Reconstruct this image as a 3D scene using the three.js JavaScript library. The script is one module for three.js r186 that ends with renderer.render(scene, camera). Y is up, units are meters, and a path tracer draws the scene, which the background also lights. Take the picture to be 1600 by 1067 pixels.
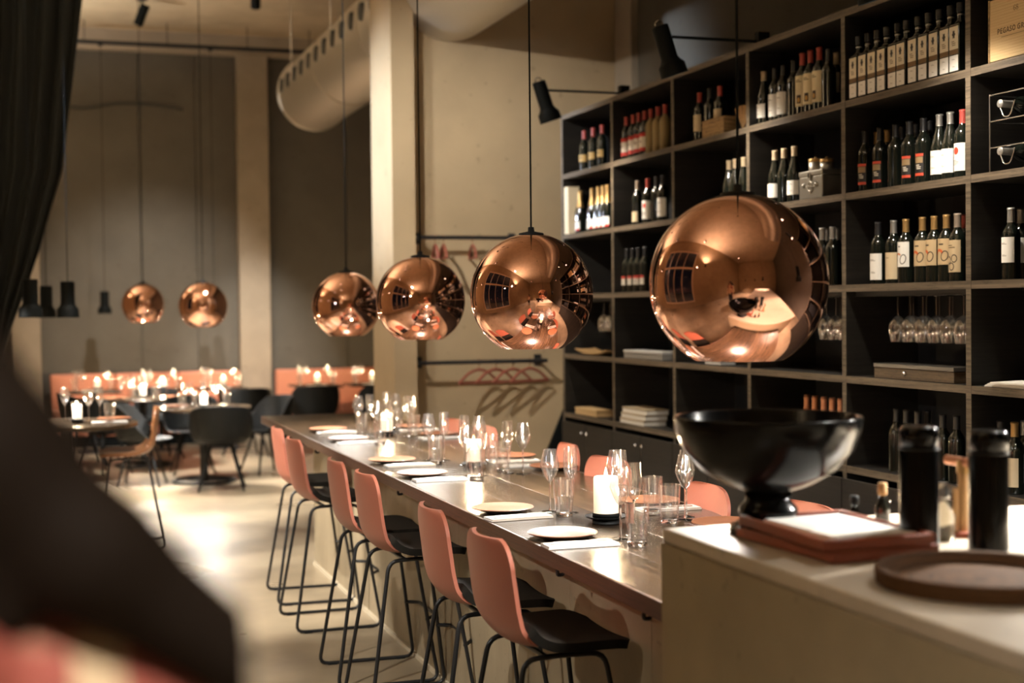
import * as THREE from 'three';
import { RoundedBoxGeometry } from 'three/addons/geometries/RoundedBoxGeometry.js';
import { mergeGeometries } from 'three/addons/utils/BufferGeometryUtils.js';
import { MarchingCubes } from 'three/addons/objects/MarchingCubes.js';
import { RectAreaLightUniformsLib } from 'three/addons/lights/RectAreaLightUniformsLib.js';

// ---------------------------------------------------------------- camera, sky, exposure
RectAreaLightUniformsLib.init();
const scene = new THREE.Scene();
scene.background = new THREE.Color(0.0025, 0.0035, 0.006);      // night outside the window
const F = 2222;                                                  // focal length in pixels of the 1600 wide frame
const camera = new THREE.PerspectiveCamera(2 * Math.atan(533.5 / F) * 180 / Math.PI, 1600 / 1067, 0.05, 80);
camera.position.set(0, 1.69, 0);
camera.rotation.set(-Math.atan(53.5 / F), -Math.atan(740 / F), -0.010, 'YXZ');
camera.focus = 5.3;
camera.userData.fStop = 1.9;
const renderer = new THREE.WebGLRenderer({ antialias: true });
renderer.toneMapping = THREE.LinearToneMapping;
renderer.toneMappingExposure = 1.0;
renderer.shadowMap.enabled = true;
// light levels (candela) of each kind of lamp
const I = { pendant: 15, farPendant: 40, black: 24, shelf: 8, spot: 260, bar: 70, street: 120, dusk: 900, candle: 1.2, sconce: 85, wall: 60 };
const WARM = new THREE.Color(1.0, 0.89, 0.74), WHITE = new THREE.Color(1.0, 0.945, 0.86), COOL = new THREE.Color(0.72, 0.84, 1.0);

// ---------------------------------------------------------------- helpers
const PI = Math.PI, V = (x, y, z) => new THREE.Vector3(x, y, z);
let seed = 7;
const rnd = (a = 0, b = 1) => { seed = (seed * 1664525 + 1013904223) >>> 0; return a + (b - a) * seed / 4294967296; };
const ORD = ['first', 'second', 'third', 'fourth', 'fifth', 'sixth', 'seventh', 'eighth', 'ninth', 'tenth', 'eleventh', 'twelfth'];
const used = {};
const numbered = (n) => { used[n] = (used[n] ?? -1) + 1; return used[n] ? n + '_' + String(used[n]).padStart(3, '0') : n; };
function tag(o, label, category, group) {
  if (label) o.userData.label = label;
  if (category) o.userData.category = category;
  if (group) o.userData.group = group;
  return o;
}
function thing(name, label, category, p = [0, 0, 0], turn = 0, group) {
  const o = new THREE.Group(); o.name = numbered(name); scene.add(o);
  o.position.set(...p); o.rotation.y = turn;
  return tag(o, label, category, group);
}
function cloneThing(src, label, p, turn = 0, group) {
  const o = src.clone(); o.name = numbered(src.name.replace(/_\d{3}$/, '')); o.userData = { ...src.userData };
  scene.add(o); o.position.set(...p); o.rotation.y = turn;
  return tag(o, label, null, group);
}
// texture coordinates in metres, from the axis each face looks along
function metre(g) {
  const p = g.attributes.position, n = g.attributes.normal, uv = new Float32Array(p.count * 2);
  for (let i = 0; i < p.count; i++) {
    const ax = Math.abs(n.getX(i)), ay = Math.abs(n.getY(i)), az = Math.abs(n.getZ(i));
    if (ax >= ay && ax >= az) { uv[2 * i] = p.getZ(i); uv[2 * i + 1] = p.getY(i); }
    else if (ay >= az) { uv[2 * i] = p.getX(i); uv[2 * i + 1] = p.getZ(i); }
    else { uv[2 * i] = p.getX(i); uv[2 * i + 1] = p.getY(i); }
  }
  g.setAttribute('uv', new THREE.BufferAttribute(uv, 2));
  return g;
}
function clean(g) {
  const r = g.index ? g.toNonIndexed() : g;
  for (const k of Object.keys(r.attributes)) if (!['position', 'normal', 'uv'].includes(k)) r.deleteAttribute(k);
  return r;
}
const join = (list) => list.length === 1 ? list[0] : mergeGeometries(list.map(clean));
function mesh(name, geos, m, parent) {
  const o = new THREE.Mesh(Array.isArray(geos) ? join(geos) : geos, m); o.name = parent ? name : numbered(name);
  (parent ?? scene).add(o);
  return o;
}
function struct(name, geos, m, parent) { const o = mesh(name, geos, m, parent); if (!parent) o.userData.kind = 'structure'; return o; }
const box = (w, h, d, x = 0, y = 0, z = 0, r = 0) => metre((r ? new RoundedBoxGeometry(w, h, d, 2, Math.min(r, w / 2.01, h / 2.01, d / 2.01)) : new THREE.BoxGeometry(w, h, d)).translate(x, y, z));
const span = (x0, x1, y0, y1, z0, z1, r = 0) => box(x1 - x0, y1 - y0, z1 - z0, (x0 + x1) / 2, (y0 + y1) / 2, (z0 + z1) / 2, r);
const lathe = (pts, seg = 32, a = 0, b = 2 * PI) => new THREE.LatheGeometry(pts.map(([r, y]) => new THREE.Vector2(r, y)), seg, a, b);
const cyl = (r0, r1, h, x = 0, y = 0, z = 0, seg = 20) => new THREE.CylinderGeometry(r1, r0, h, seg).translate(x, y + h / 2, z);
function rod(a, b, r, r2 = r, seg = 10) {                         // straight bar between two points
  const d = V(...b).sub(V(...a)), g = new THREE.CylinderGeometry(r2, r, d.length(), seg);
  g.applyQuaternion(new THREE.Quaternion().setFromUnitVectors(V(0, 1, 0), d.clone().normalize()));
  return g.translate((a[0] + b[0]) / 2, (a[1] + b[1]) / 2, (a[2] + b[2]) / 2);
}
function bent(points, r, bend = 0.03, seg = 8, closed = false) {  // bar bent round at its corners
  const P = points.map((p) => V(...p)), out = [];
  P.forEach((p, i) => {
    const a = P[i - 1] ?? (closed ? P[P.length - 1] : null), b = P[i + 1] ?? (closed ? P[0] : null);
    if (!a || !b) { out.push(p); return; }
    const k = Math.min(bend, a.distanceTo(p) / 2.2, b.distanceTo(p) / 2.2), s = p.clone().lerp(a, k / a.distanceTo(p)), e = p.clone().lerp(b, k / b.distanceTo(p));
    for (let t = 0; t <= 4; t++) { const u = t / 4; out.push(V(0, 0, 0).addScaledVector(s, (1 - u) ** 2).addScaledVector(p, 2 * u * (1 - u)).addScaledVector(e, u * u)); }
  });
  const path = new THREE.CurvePath();
  for (let i = 0; i < out.length - 1 + (closed ? 1 : 0); i++) path.add(new THREE.LineCurve3(out[i], out[(i + 1) % out.length]));
  const n = out.length, geos = [];
  for (let i = 0; i < n - 1 + (closed ? 1 : 0); i++) { const a = out[i], b = out[(i + 1) % n]; if (a.distanceTo(b) > 1e-5) { geos.push(rod(a.toArray(), b.toArray(), r, r, seg)); } }
  for (const p of out) geos.push(new THREE.SphereGeometry(r, seg, 4).translate(p.x, p.y, p.z));
  return join(geos);
}
const curveTube = (pts, r, n = 24, seg = 8) => new THREE.TubeGeometry(new THREE.CatmullRomCurve3(pts.map((p) => V(...p))), n, r, seg);

// bent sheet: profile of [x, y] points, half width and dish along it; front faces up/forward
function sheet(profile, half, dish, thick, ns = 40, nv = 14) {
  const c = new THREE.CatmullRomCurve3(profile.map(([x, y]) => V(x, y, 0))), L = c.getLength(), rows = [];
  for (let i = 0; i <= ns; i++) {
    let s = i / ns; s = 0.5 - 0.5 * Math.cos(PI * s) * (0.25 + 0.75) ; s = 0.35 * s + 0.65 * (i / ns);
    const p = c.getPointAt(s), t = c.getTangentAt(s), n = V(-t.y, t.x, 0).normalize(), w = half(s, L), row = [];
    for (let j = 0; j <= nv; j++) {
      const v = -1 + 2 * j / nv, q = p.clone().addScaledVector(n, dish(s) * v * v); q.z = v * w;
      row.push([q, n]);
    }
    rows.push(row);
  }
  const pos = [], uv = [], idx = [], put = (q, n, k, i, j) => { pos.push(q.x + n.x * k, q.y + n.y * k, q.z); uv.push(i / ns * L, q.z); };
  for (const k of [thick / 2, -thick / 2]) rows.forEach((row, i) => row.forEach(([q, n], j) => put(q, n, k, i, j)));
  const W = nv + 1, N = (ns + 1) * W, quad = (a, b, cc, d) => idx.push(a, b, cc, a, cc, d);
  for (let i = 0; i < ns; i++) for (let j = 0; j < nv; j++) {
    const a = i * W + j; quad(a, a + 1, a + W + 1, a + W); quad(N + a, N + a + W, N + a + W + 1, N + a + 1);
  }
  const g0 = new THREE.BufferGeometry(); g0.setAttribute('position', new THREE.Float32BufferAttribute(pos, 3)); g0.setAttribute('uv', new THREE.Float32BufferAttribute(uv, 2)); g0.setIndex(idx); g0.computeVertexNormals();
  const ring = []; for (let j = 0; j < nv; j++) ring.push(j); for (let i = 0; i < ns; i++) ring.push(i * W + nv); for (let j = nv; j > 0; j--) ring.push(ns * W + j); for (let i = ns; i > 0; i--) ring.push(i * W);
  const ep = [], eu = [], ei = [], R = ring.length;
  ring.forEach((a, k) => { for (const o of [0, N]) { ep.push(pos[3 * (a + o)], pos[3 * (a + o) + 1], pos[3 * (a + o) + 2]); eu.push(k * 0.02, o ? 0 : thick); } });
  for (let k = 0; k < R; k++) { const a = 2 * k, b = 2 * ((k + 1) % R); ei.push(a, a + 1, b + 1, a, b + 1, b); }
  const g1 = new THREE.BufferGeometry(); g1.setAttribute('position', new THREE.Float32BufferAttribute(ep, 3)); g1.setAttribute('uv', new THREE.Float32BufferAttribute(eu, 2)); g1.setIndex(ei); g1.computeVertexNormals();
  return join([g0, g1]);
}
const roundEnds = (W0, W1, r0, r1) => (s, L) => {                // half width with rounded corners at both ends
  const W = W0 + (W1 - W0) * s, a = s * L, b = (1 - s) * L;
  if (a < r0) return W - r0 + Math.sqrt(Math.max(r0 * r0 - (r0 - a) ** 2, 0)) + 1e-3;
  if (b < r1) return W - r1 + Math.sqrt(Math.max(r1 * r1 - (r1 - b) ** 2, 0)) + 1e-3;
  return W;
};

// ---------------------------------------------------------------- textures
function hash(x, y, s) { let h = Math.imul(x, 374761393) ^ Math.imul(y, 668265263) ^ Math.imul(s, 974711); h = Math.imul(h ^ (h >>> 13), 1274126177); return ((h ^ (h >>> 16)) >>> 0) / 4294967296; }
function vnoise(u, v, px, py, s) {                               // periodic value noise
  const x = u * px, y = v * py, i = Math.floor(x), j = Math.floor(y), f = x - i, g = y - j, a = f * f * (3 - 2 * f), b = g * g * (3 - 2 * g), m = (k, p) => ((k % p) + p) % p;
  const h = (p, q) => hash(m(p, px), m(q, py), s);
  return (h(i, j) * (1 - a) + h(i + 1, j) * a) * (1 - b) + (h(i, j + 1) * (1 - a) + h(i + 1, j + 1) * a) * b;
}
const fbm = (u, v, px, py, s, o = 5) => { let t = 0, k = 0.5, n = 0; for (let i = 0; i < o; i++) { t += k * vnoise(u, v, px << i, py << i, s + i); n += k; k *= 0.55; } return t / n; };
function makeTexture(n, f, color = true, repeat = [1, 1]) {
  const d = new Uint8Array(n * n * 4);
  for (let y = 0; y < n; y++) for (let x = 0; x < n; x++) {
    const c = f((x + 0.5) / n, (y + 0.5) / n), i = 4 * (y * n + x), a = Array.isArray(c) ? c : [c, c, c];
    for (let k = 0; k < 3; k++) d[i + k] = Math.max(0, Math.min(255, a[k] * 255)); d[i + 3] = 255;
  }
  const t = new THREE.DataTexture(d, n, n); t.wrapS = t.wrapT = THREE.RepeatWrapping; t.magFilter = THREE.LinearFilter; t.minFilter = THREE.LinearFilter;
  if (color) t.colorSpace = THREE.SRGBColorSpace; t.repeat.set(...repeat); t.needsUpdate = true;
  return t;
}
const rep = (t, x, y) => { const c = t.clone(); c.repeat.set(x, y); c.needsUpdate = true; return c; };
const concreteT = makeTexture(512, (u, v) => { const a = fbm(u, v, 3, 3, 1), b = fbm(u, v, 14, 14, 9), p = fbm(u, v, 60, 60, 21, 2); const k = 0.74 + 0.24 * a + 0.07 * b - (p > 0.86 ? 0.08 : 0); return [k, k * 0.985, k * 0.96]; });
const concreteB = makeTexture(256, (u, v) => 0.6 * fbm(u, v, 10, 10, 31) + 0.4 * fbm(u, v, 40, 40, 33, 3), false);
const floorT = makeTexture(1024, (u, v) => { const a = fbm(u, v, 4, 4, 51, 6), b = fbm(u, v, 9, 5, 57, 5), c = fbm(u, v, 48, 48, 59, 3); const k = 0.50 + 0.42 * a + 0.26 * (b - 0.5) + 0.08 * (c - 0.5); return [k, k * 0.965, k * 0.91]; });
const floorR = makeTexture(512, (u, v) => 0.55 + 0.45 * fbm(u, v, 6, 6, 71, 5), false);
const woodT = makeTexture(512, (u, v) => { const w = fbm(u, v, 2, 10, 81, 4), g = fbm(u + 0.03 * w, v, 3, 90, 83, 4), p = fbm(u, v, 24, 220, 87, 2); const k = 0.52 + 0.45 * g + 0.25 * (w - 0.5) - (p > 0.64 ? 0.14 : 0); return [k, k * 0.93, k * 0.84]; });
const plankT = makeTexture(512, (u, v) => { const w = fbm(u, v, 8, 2, 91, 4), g = fbm(u + 0.02 * w, v, 70, 3, 93, 4); const k = 0.68 + 0.3 * g + 0.2 * (w - 0.5); return [k, k * 0.95, k * 0.86]; });
const clothT = makeTexture(256, (u, v) => { const k = 0.8 + 0.12 * Math.sin(u * 2 * PI * 64) * Math.sin(v * 2 * PI * 64) + 0.1 * (fbm(u, v, 30, 30, 101, 3) - 0.5); return k; });
function canvasTexture(w, h, draw) {
  const c = document.createElement('canvas'); c.width = w; c.height = h; draw(c.getContext('2d'), w, h);
  const t = new THREE.CanvasTexture(c); t.colorSpace = THREE.SRGBColorSpace; t.magFilter = THREE.LinearFilter;
  return t;
}

// ---------------------------------------------------------------- materials
const std = (color, roughness = 0.6, o = {}) => new THREE.MeshStandardMaterial({ color, roughness, ...o });
const phys = (color, roughness, o = {}) => new THREE.MeshPhysicalMaterial({ color, roughness, ...o });
const lin = (r, g, b) => new THREE.Color().setRGB(r, g, b);
const M = {
  plaster: std(lin(0.50, 0.382, 0.238), 0.85, { map: rep(concreteT, 0.25, 0.25), bumpMap: rep(concreteB, 0.8, 0.8), bumpScale: 0.002 }),
  concrete: std(lin(0.46, 0.39, 0.31), 0.85, { map: rep(concreteT, 0.37, 0.37), bumpMap: rep(concreteB, 0.8, 0.8), bumpScale: 0.003 }),
  concreteDark: std(lin(0.155, 0.142, 0.122), 0.85, { map: rep(concreteT, 0.3, 0.3), bumpMap: rep(concreteB, 0.8, 0.8), bumpScale: 0.003 }),
  ceiling: std(lin(0.62, 0.50, 0.34), 0.9, { map: rep(concreteT, 0.33, 0.33) }),
  floor: std(lin(0.62, 0.53, 0.40), 0.40, { map: rep(floorT, 0.16, 0.16), roughnessMap: rep(floorR, 0.21, 0.21) }),
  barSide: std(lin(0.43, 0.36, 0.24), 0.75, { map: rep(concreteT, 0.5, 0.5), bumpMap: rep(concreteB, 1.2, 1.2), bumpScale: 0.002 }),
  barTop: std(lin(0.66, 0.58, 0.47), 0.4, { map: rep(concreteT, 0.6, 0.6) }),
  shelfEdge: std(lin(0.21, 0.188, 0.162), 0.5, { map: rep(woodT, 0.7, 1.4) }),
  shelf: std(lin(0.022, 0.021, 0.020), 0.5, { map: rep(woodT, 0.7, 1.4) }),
  shelfBack: std(lin(0.007, 0.0075, 0.009), 0.7),
  tableTop: std(lin(0.085, 0.062, 0.043), 0.24, { map: rep(woodT, 1.0, 1.6) }),
  tableEdge: std(lin(0.105, 0.056, 0.034), 0.5, { map: rep(woodT, 1.0, 3.0) }),
  plank: std(lin(0.40, 0.325, 0.215), 0.7, { map: rep(concreteT, 0.8, 0.5) }),
  coral: std(lin(0.295, 0.091, 0.055), 0.5, { bumpMap: rep(concreteB, 6, 6), bumpScale: 0.0003 }),
  tanShell: std(lin(0.55, 0.27, 0.13), 0.45, { map: rep(woodT, 3, 3) }),
  pad: phys(lin(0.013, 0.0105, 0.007), 0.85, { specularIntensity: 0.3, map: rep(clothT, 6, 6) }),
  blackSteel: std(lin(0.018, 0.018, 0.019), 0.42, { metalness: 0.3 }),
  blackPaint: phys(lin(0.0045, 0.0055, 0.0055), 0.6, { specularIntensity: 0.22 }),
  blackPlastic: phys(lin(0.011, 0.012, 0.0125), 0.55, { specularIntensity: 0.35 }),
  blackGloss: phys(lin(0.006, 0.006, 0.006), 0.2, { specularIntensity: 0.45 }),
  copper: std(lin(0.97, 0.56, 0.43), 0.025, { metalness: 1 }),
  reflector: std(lin(0.85, 0.62, 0.45), 0.35, { metalness: 0.2 }),
  steel: std(lin(0.75, 0.74, 0.72), 0.22, { metalness: 1 }),
  duct: std(lin(0.55, 0.50, 0.42), 0.42, { metalness: 0.7 }),
  curtain: std(lin(0.011, 0.0135, 0.012), 0.85, { map: rep(clothT, 4, 4) }),
  leather: std(lin(0.52, 0.20, 0.12), 0.55, { bumpMap: rep(concreteB, 4, 4), bumpScale: 0.0008 }),
  glass: phys(0xffffff, 0.085, { transmission: 1, thickness: 0, ior: 2.2 }),
  solidGlass: phys(0xffffff, 0.05, { transmission: 1, thickness: 0.01, ior: 1.5 }),
  pane: phys(0xffffff, 0.01, { transmission: 1, thickness: 0, ior: 1.5 }),
  bottle: phys(lin(0.006, 0.008, 0.006), 0.1, { clearcoat: 0.7, clearcoatRoughness: 0.05 }),
  bottleClear: phys(lin(0.55, 0.50, 0.40), 0.06, { transmission: 0.85, thickness: 0.02, ior: 1.4 }),
  plate: phys(lin(0.21, 0.088, 0.046), 0.42, { specularIntensity: 0.3 }),
  plateUnder: std(lin(0.06, 0.035, 0.022), 0.6),
  linen: std(lin(0.86, 0.84, 0.80), 0.85, { map: rep(clothT, 8, 8) }),
  wax: phys(lin(0.95, 0.93, 0.89), 0.55, { transmission: 0.25, thickness: 0 }),
  paper: std(lin(0.84, 0.82, 0.77), 0.8),
  redTray: std(lin(0.32, 0.09, 0.05), 0.45),
  woodTray: phys(lin(0.20, 0.115, 0.06), 0.8, { specularIntensity: 0.2, map: rep(woodT, 2, 2) }),
  pine: std(lin(0.62, 0.45, 0.24), 0.6, { map: rep(woodT, 1.5, 1.5) }),
  cork: std(lin(0.42, 0.25, 0.11), 0.85),
  frameWood: std(lin(0.70, 0.55, 0.40), 0.5),
  skirting: std(lin(0.45, 0.38, 0.27), 0.7),
  tan: std(lin(0.40, 0.20, 0.10), 0.5, { map: rep(woodT, 3, 3) }),
  stain: std(lin(0.05, 0.05, 0.045), 0.8),
};
M.tableTops = [[0.085, 0.062, 0.043, 0.23], [0.066, 0.048, 0.034, 0.27], [0.105, 0.077, 0.054, 0.25]].map(([r, g, b, k], i) => { const m = std(lin(r, g, b), k, { map: rep(woodT, 1.6, 1.0) }); m.map.rotation = PI / 2; m.map.offset.set(0.37 * i, 0.21 * i); return m; });
const glow = (c, k) => new THREE.MeshStandardMaterial({ color: 0x000000, emissive: c, emissiveIntensity: k, roughness: 1 });
M.bulb = glow(WARM, 14); M.pendantBulb = glow(WARM, 260); M.flame = glow(lin(1, 0.72, 0.35), 28); M.coolBulb = glow(COOL, 40); M.spotFace = glow(WARM, 14);
function spotLight(parent, p, dir, cd, angle, penumbra, color = WHITE, size = 1.5) {
  const l = new THREE.SpotLight(color, cd, 0, angle, penumbra, 2); l.position.set(...p); l.target.position.set(p[0] + dir[0], p[1] + dir[1], p[2] + dir[2]);
  l.castShadow = true; l.shadow.radius = size; l.shadow.mapSize.set(1024, 1024); parent.add(l, l.target);
  return l;
}

// ---------------------------------------------------------------- the room
struct('floor', span(-2.2, 5, -0.2, 0, -20, 4), M.floor);
struct('ceiling', span(-2.2, 5, 5.3, 5.5, -20, 4), M.ceiling);
struct('wall_front', span(-2.2, 5, 0, 5.3, 3.6, 4), M.plaster);
{
  const w = struct('wall_right', span(4.58, 5, 0, 5.3, -20, 3.6), M.concreteDark);
  for (let k = 0; k < 7; k++) { const z0 = -10.72 + k * 1.95; mesh('panel', span(4.56, 4.582, 2.2, 5.28, z0 + 0.008, z0 + 1.942, 0.004), M.concreteDark, w); }
  mesh('column', span(4.5, 4.59, 0, 5.3, -10.79, -10.45), M.concrete, w);
}
{   // back wall: concrete frame with recessed panels
  const w = struct('wall_back', [span(-2.2, 5, 0, 5.3, -20, -19.14)], M.concreteDark);
  mesh('beam', span(-2.2, 5, 5.04, 5.3, -19.14, -18.95), M.concrete, w);
  mesh('column', span(2.53, 2.93, 0, 5.04, -19.14, -18.92), M.concrete, w);
  mesh('column', span(-0.32, 0.03, 0, 5.04, -19.14, -18.92), M.concrete, w);
  for (const [a, b] of [[0.03, 1.28], [1.28, 2.0], [2.0, 2.53], [2.93, 4.0], [4.0, 4.58]]) mesh('panel', span(a + 0.006, b - 0.006, 0, 5.04, -19.16, -19.1, 0.004), M.concreteDark, w);
  mesh('stain', curveTube([[0.2, 4.33, -19.1], [0.6, 4.30, -19.1], [1.0, 4.37, -19.1], [1.5, 4.37, -19.1], [1.85, 4.32, -19.1]], 0.022, 24, 6), M.stain, w);
}
// partition between the two rooms, with its end face and the coat niche
{
  const w = struct('wall_partition', [span(2.76, 4.58, 0, 5.3, -11.3, -10.8), span(2.58, 2.76, 0, 5.3, -11.3, -10.6)], M.plaster);
  mesh('plinth', span(2.57, 2.77, 0, 0.08, -10.62, -10.595), M.plaster, w);
}
{   // wall to the side with its two windows (seen in the copper shades)
  const X = -1.8, wins = [[-13.3, -11.4, 0.6, 4.6, 1, 'window_2'], [-7.6, -3.4, 0.35, 4.2, 4, 'window_1']], solid = [];
  let z = -20;
  for (const [z0, z1, y0, y1] of wins) { solid.push(span(X - 0.3, X, 0, 5.3, z, z0), span(X - 0.3, X, 0, y0, z0, z1), span(X - 0.3, X, y1, 5.3, z0, z1)); z = z1; }
  struct('wall_left', [...solid, span(X - 0.3, X, 0, 5.3, z, 3.6)], M.plaster);
  for (const [z0, z1, y0, y1, n, name] of wins) {
    const w = new THREE.Group(); w.name = numbered(name); w.userData.kind = 'structure'; scene.add(w);
    const ym = n > 1 ? 2.75 : 4.05, t = 0.05, bar = (a, b, c, d) => span(X - 0.12, X - 0.02, c, d, a, b, 0.006);
    mesh('window_frame', [bar(z0, z1, y0, y0 + 0.1), bar(z0, z1, y1 - 0.1, y1), bar(z0, z0 + 0.1, y0, y1), bar(z1 - 0.1, z1, y0, y1), bar(z0, z1, ym, ym + 0.12)], M.frameWood, w);
    const W = (z1 - z0 - 0.2) / n;
    for (let i = 0; i < n; i++) {
      const a = z0 + 0.1 + i * W;
      if (i) mesh('mullion', bar(a - t / 2, a + t / 2, y0, y1), M.frameWood, w);
      for (const [c, d] of [[y0 + 0.1, ym], [ym + 0.12, y1 - 0.1]]) mesh('pane', span(X - 0.075, X - 0.069, c, d, a + t / 2, a + W - t / 2), M.pane, w);
    }
  }
}
// cool lamps in the street beyond the windows
for (const [label, z, dir, cd, ang] of [['cool white street lamp beyond the tall four-bay window', -3.0, [7.65, -0.35, -7.9], I.street, 0.15], ['cool white street lamp beyond the narrow far window', -13.1, [7.6, -0.2, 2.1], I.dusk, 0.15]]) {
  const t = thing('street_lamp', label, 'lamp', [-5.2, 0, z], 0, 'street lamps');
  mesh('post', cyl(0.06, 0.045, 3.2), M.blackSteel, t); mesh('head', box(0.5, 0.1, 0.3, 0.15, 3.25, 0, 0.03), M.blackSteel, t);
  mesh('lamp_face', box(0.4, 0.02, 0.24, 0.15, 3.185, 0, 0.005), M.coolBulb, t); mesh('footing', cyl(0.16, 0.12, 0.12), M.blackSteel, t);
  spotLight(t, [0.15, 3.15, 0], dir, cd, ang, 0.8, COOL, 10);
}
struct('pavement', span(-7, -2.2, -0.25, 0, -16, 2), M.concreteDark);

// round air duct through the partition
{
  const X = 3.1, Y = 4.2, r = 0.42;
  const t = thing('air_duct', 'large round metal air duct with nozzle holes under the ceiling', 'duct', [X, Y, 0]);
  const tube = (z0, z1, R) => new THREE.CylinderGeometry(R, R, z1 - z0, 56, 1, true).rotateX(PI / 2).translate(0, 0, (z0 + z1) / 2);
  mesh('duct_pipe', [tube(-16.5, -2, r), tube(-16.5, -2, r - 0.006), new THREE.CircleGeometry(r, 48).rotateY(PI).translate(0, 0, -16.49)], M.duct, t);
  for (const z of [-14.4, -12.3, -8.4, -6.3, -4.2]) mesh('joint_ring', [tube(z - 0.03, z + 0.03, r + 0.012), new THREE.RingGeometry(r, r + 0.012, 48).translate(0, 0, z + 0.03)], M.duct, t);
  mesh('end_rim', new THREE.TorusGeometry(r, 0.018, 8, 56).translate(0, 0, -16.5), M.duct, t);
  for (let k = 0; k < 13; k++) { const z = -16.25 + k * 0.42, a = PI * 0.97; mesh('nozzle', new THREE.CylinderGeometry(0.075, 0.085, 0.03, 18).rotateZ(PI / 2).translate(Math.cos(a) * (r + 0.004), Math.sin(a) * (r + 0.004), z), M.stain, t); }
  for (const z of [-15.6, -13.4, -7, -4.6]) mesh('hanger_strap', [rod([-r, 0, z], [-r, 1.1, z], 0.006), rod([r, 0, z], [r, 1.1, z], 0.006)], M.steel, t);
}
// dark drape gathered back to the side
{
  const t = thing('curtain', 'dark green-black drape gathered back beside the hanging black lamps', 'curtain');
  const rows = 60, cols = 120, pos = [], uv = [], idx = [], key = [[5.25, 0.5, -1.75], [4.54, 0.43, -1.7], [2.98, 0.25, -1.6], [2.2, 0.02, -1.4], [1.75, -0.15, -1.15], [1.38, -0.3, -0.75], [1.2, -0.36, -0.62], [0.9, -0.4, -0.9], [0.02, -0.42, -1.1]];
  const at = (y) => { let i = 0; while (i < key.length - 2 && y < key[i + 1][0]) i++; const k = (key[i][0] - y) / (key[i][0] - key[i + 1][0]), s = k; return [key[i][1] + s * (key[i + 1][1] - key[i][1]), key[i][2] + s * (key[i + 1][2] - key[i][2])]; };
  for (let i = 0; i <= rows; i++) { const y = 5.25 - 5.23 * i / rows, [r, l] = at(y); for (let j = 0; j <= cols; j++) { const u = j / cols, ph = u * 13 * 2 * PI + Math.sin(u * 19) * 1.2; pos.push(l + (r - l) * u + 0.015 * Math.sin(ph * 1.1 + y), y, -13.7 + (0.06 + 0.02 * Math.sin(u * 31)) * Math.sin(ph + 0.25 * y)); uv.push(u * 3, y); } }
  for (let i = 0; i < rows; i++) for (let j = 0; j < cols; j++) { const a = i * (cols + 1) + j; idx.push(a, a + cols + 1, a + 1, a + 1, a + cols + 1, a + cols + 2); }
  const back = pos.map((v, i) => i % 3 === 2 ? v - 0.006 : v), n = pos.length / 3, all = idx.concat(idx.map((_, i, a) => a[i - (i % 3) + [0, 2, 1][i % 3]] + n));
  const g = new THREE.BufferGeometry(); g.setAttribute('position', new THREE.Float32BufferAttribute(pos.concat(back), 3)); g.setAttribute('uv', new THREE.Float32BufferAttribute(uv.concat(uv), 2)); g.setIndex(all); g.computeVertexNormals();
  mesh('drape', g, M.curtain, t);
  mesh('tie_band', curveTube([[-0.3, 1.2, -13.58], [-0.48, 1.18, -13.52], [-0.68, 1.22, -13.6], [-0.6, 1.24, -13.83], [-0.36, 1.22, -13.82]], 0.02, 24, 6), M.curtain, t);
  mesh('curtain_rail', span(-1.78, 0.6, 5.24, 5.3, -13.73, -13.67), M.blackSteel, t);
}

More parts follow.
